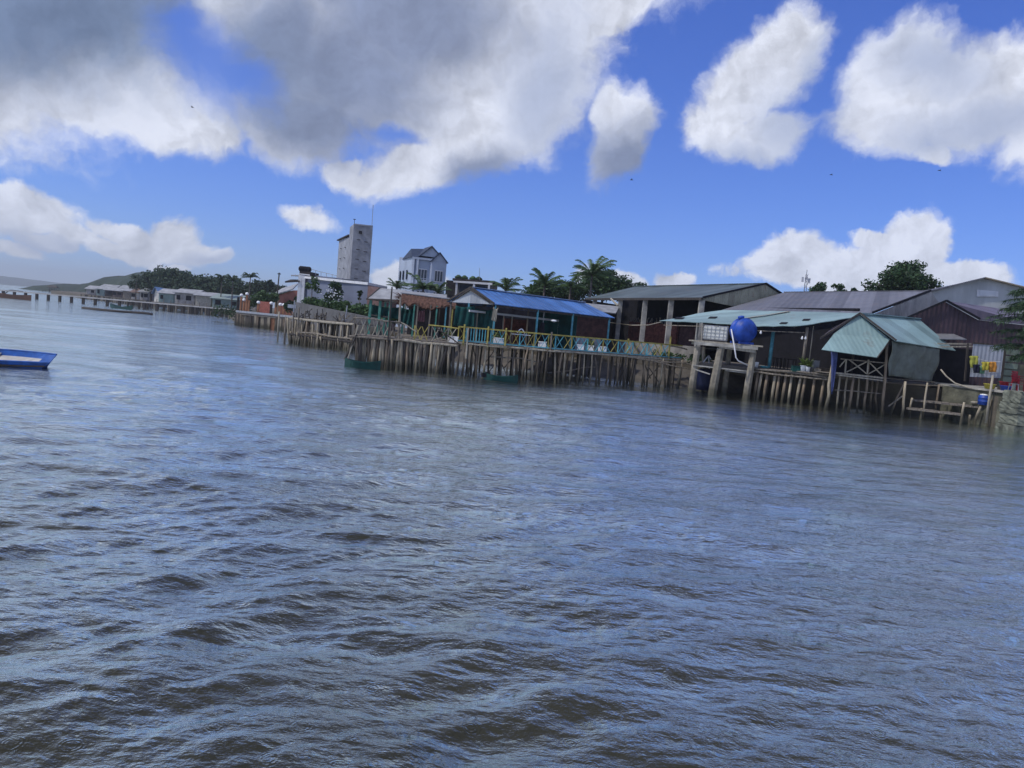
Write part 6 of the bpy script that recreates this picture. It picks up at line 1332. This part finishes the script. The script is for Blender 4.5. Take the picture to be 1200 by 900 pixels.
# --- red house
Y = 135; x0, x1 = X(322, Y), X(352, Y)
t = T('red_house', 'red and tan house with a sloping grey roof behind the orange columns', 'house', ((x0+x1)/2, Y, 1.75))
rr0, rr1, rr2 = P(319.5, 345.5, Y), P(343.5, 339, Y-1), P(349, 332, Y+8)
MB().slab([V(x0, Y, 1.7), V(x1, Y-1, 1.7), V(x1, Y-1, rr1.z-.1), V(rr1.x, Y-1, rr1.z-.2), V(x0, Y, rr0.z-.2)], d=(.5, 8, 0)).build('wall', mat('tan_red_wall', (.24, .10, .075), .9, .35, .5), t)
MB().slab([V(x0, Y-.1, 1.7), V(P(338, 350, Y).x, Y-.1, 1.7), V(P(338, 350, Y).x, Y-.1, 5.2), V(x0, Y-.1, 5.2)], d=(0, -.05, 0)).build('tan_panel', mat('tan_panel', (.30, .23, .14), .9, .3), t)
MB().slab([rr0+V(0, -.6, 0), rr1+V(0, -.6, 0), rr2, P(330, 338, Y+8)], .2).build('roof', m_tin, t)
q0 = P(334.5, 351, Y-.3); MB().box((q0.x, Y-.25, 4.3), (1.0, .1, 1.8)).build('window', m_dark, t)
q = P(326.8, 337, 120); t = T('utility_pole', 'thin dark utility pole rising left of the red house roof', 'pole', V(q.x-.3, 120, 1.75)); tp = P(327.3, 319.5, 120); MB().tube([V(q.x-.3, 120, 1.6), tp], [.13, .1], 7).build('pole', m_wood_dark, t); MB().box(tp+V(0, 0, -.2), (.5, .15, .15)).build('cap', m_dark, t)
# --- far trees and palms
lst = [(192, 322, 235, 5.5, 2.2), (178, 329, 240, 5.0, 3.0), (167, 336, 245, 4.5, 2.5), (205, 326, 235, 5.0, 3.0), (218, 329, 230, 4.5, 2.6), (230, 333, 228, 5.0, 2.4), (245, 333, 225, 5.2, 2.8), (258, 336, 222, 5.0, 2.6), (272, 338, 218, 5.0, 2.4), (286, 337, 215, 4.5, 2.3), (303, 337, 212, 4.2, 2.3), (314, 338, 208, 3.6, 2.2), (327, 343, 204, 3.4, 1.8), (200, 337, 228, 6, 2.6), (222, 340, 224, 6, 2.4), (248, 343, 220, 6, 2.2), (110, 339.5, 420, 4, 1.6), (122, 339, 400, 5, 2.0), (135, 341, 380, 5, 2.0), (150, 342, 360, 5, 2.0)]
lb = ['flat topped highest tree on the far left shore', 'tall far tree left of the flat topped one', 'leftmost big tree of the far left wood', 'tall far tree right of the flat topped one', 'far tree above the left edge of the long stilt house', 'far tree above the middle of the long stilt house', 'far tree left of the three palms', 'far tree behind the first of the three palms', 'far tree behind the middle one of the three palms', 'far tree just left of the rightmost of the three palms', 'far tree right of the three palms', 'far tree left of the utility pole', 'low far tree behind the red house', 'lower dark tree under the flat topped one', 'lower dark tree above the long stilt house', 'lower dark tree above the green grey shed', 'tiny tree at the tip of the far shore', 'second tiny tree from the tip of the far shore', 'third tiny tree from the tip of the far shore', 'fourth tiny tree from the tip of the far shore']
for (px, py, Y, rx, rz), l_ in zip(lst, lb):
    q = P(px, py, Y); tree(l_, (q.x, Y), 1.75, q.z, rx, rz, m_leaf_far, 1500, .42, 20, .45, group='trees along the far left shore', tr=.3)
for px, py, Y, l_ in ((160, 326.5, 232, 'lone palm standing left of the far wood'), (260, 327, 185, 'left one of the three far palms'), (273, 329, 183, 'middle one of the three far palms'), (293.5, 325, 180, 'rightmost and tallest of the three far palms')):
    q = P(px, py, Y); palm(l_, (q.x, Y), 1.75, q.z, 2.7, m_leaf_far, 15, 'palms on the far left shore', droop=.8, wid=.03)
# --- hills
def hill(name, prof, Y, dep, m):   # rounded ridge whose skyline follows the listed photo points
    b = MB(); g = {}; kk = 14
    xs_ = np.linspace(prof[0][0], prof[-1][0], 60); ys_ = np.interp(xs_, [p_[0] for p_ in prof], [p_[1] for p_ in prof])
    for i, (px, py) in enumerate(zip(xs_, ys_)):
        top = P(px, py, Y)
        for j in range(kk):
            f = j/(kk-1)*2-1; z = -2+(top.z+2)*math.sqrt(max(0, 1-f*f))*(1+.06*math.sin(i*.7+j*1.3)*(abs(f) > .1)); g[i, j] = len(b.v); b.v.append(V(top.x, Y+f*dep+random.uniform(-1, 1)*dep*.02, z))
    for i in range(59):
        for j in range(kk-1): b.f.append((g[i, j], g[i+1, j], g[i+1, j+1], g[i, j+1]))
    return struct(b.build(name, m, smooth=True))
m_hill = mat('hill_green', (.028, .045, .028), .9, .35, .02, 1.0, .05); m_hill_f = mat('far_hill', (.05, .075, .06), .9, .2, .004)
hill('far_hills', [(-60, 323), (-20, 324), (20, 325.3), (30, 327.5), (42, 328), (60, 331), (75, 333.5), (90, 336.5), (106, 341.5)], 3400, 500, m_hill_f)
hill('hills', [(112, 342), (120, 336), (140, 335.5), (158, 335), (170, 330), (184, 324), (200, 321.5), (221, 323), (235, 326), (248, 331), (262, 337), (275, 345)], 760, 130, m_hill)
# --- birds
m_bird = mat('bird_plumage', (.015, .015, .02), .8, .2)
for k, (px, py, Y) in enumerate(((974, 205, 60), (1101, 200, 60), (225.5, 126, 70), (740, 211, 60))):
    p = P(px, py, Y); t = T('bird', ('small bird flying above the big round tree, left of the other', 'small bird flying highest over the right end of the shore', 'tiny bird against the white cloud at the upper left', 'tiny bird in the blue sky near the middle')[k], 'bird', p)
    MB().tube([p+V(-.12, 0, 0), p+V(-.04, 0, .02), p+V(.06, 0, .02), p+V(.13, 0, 0)], [.008, .03, .028, .01], 7).build('body', m_bird, t, smooth=True)
    for sg in (-1, 1): MB().add([p+V(-.03, 0, .02), p+V(.05, 0, .02), p+V(.02, sg*.16, .10), p+V(-.05, sg*.28, .05)], [(0, 1, 2, 3)]).build('wing', m_bird, t)
# --- haze
b = MB().box((0, 2400, 60), (9000, 5200, 124))
o = b.build('haze', m_bird); o['kind'] = 'stuff'; mh = bpy.data.materials.new('haze'); mh.use_nodes = True; nn = mh.node_tree.nodes; nn.clear()
pv = nn.new('ShaderNodeVolumePrincipled'); pv.inputs['Color'].default_value = (.86, .93, 1, 1); pv.inputs['Density'].default_value = HAZE; pv.inputs['Anisotropy'].default_value = .2
om = nn.new('ShaderNodeOutputMaterial'); mh.node_tree.links.new(pv.outputs[0], om.inputs['Volume']); o.data.materials[0] = mh
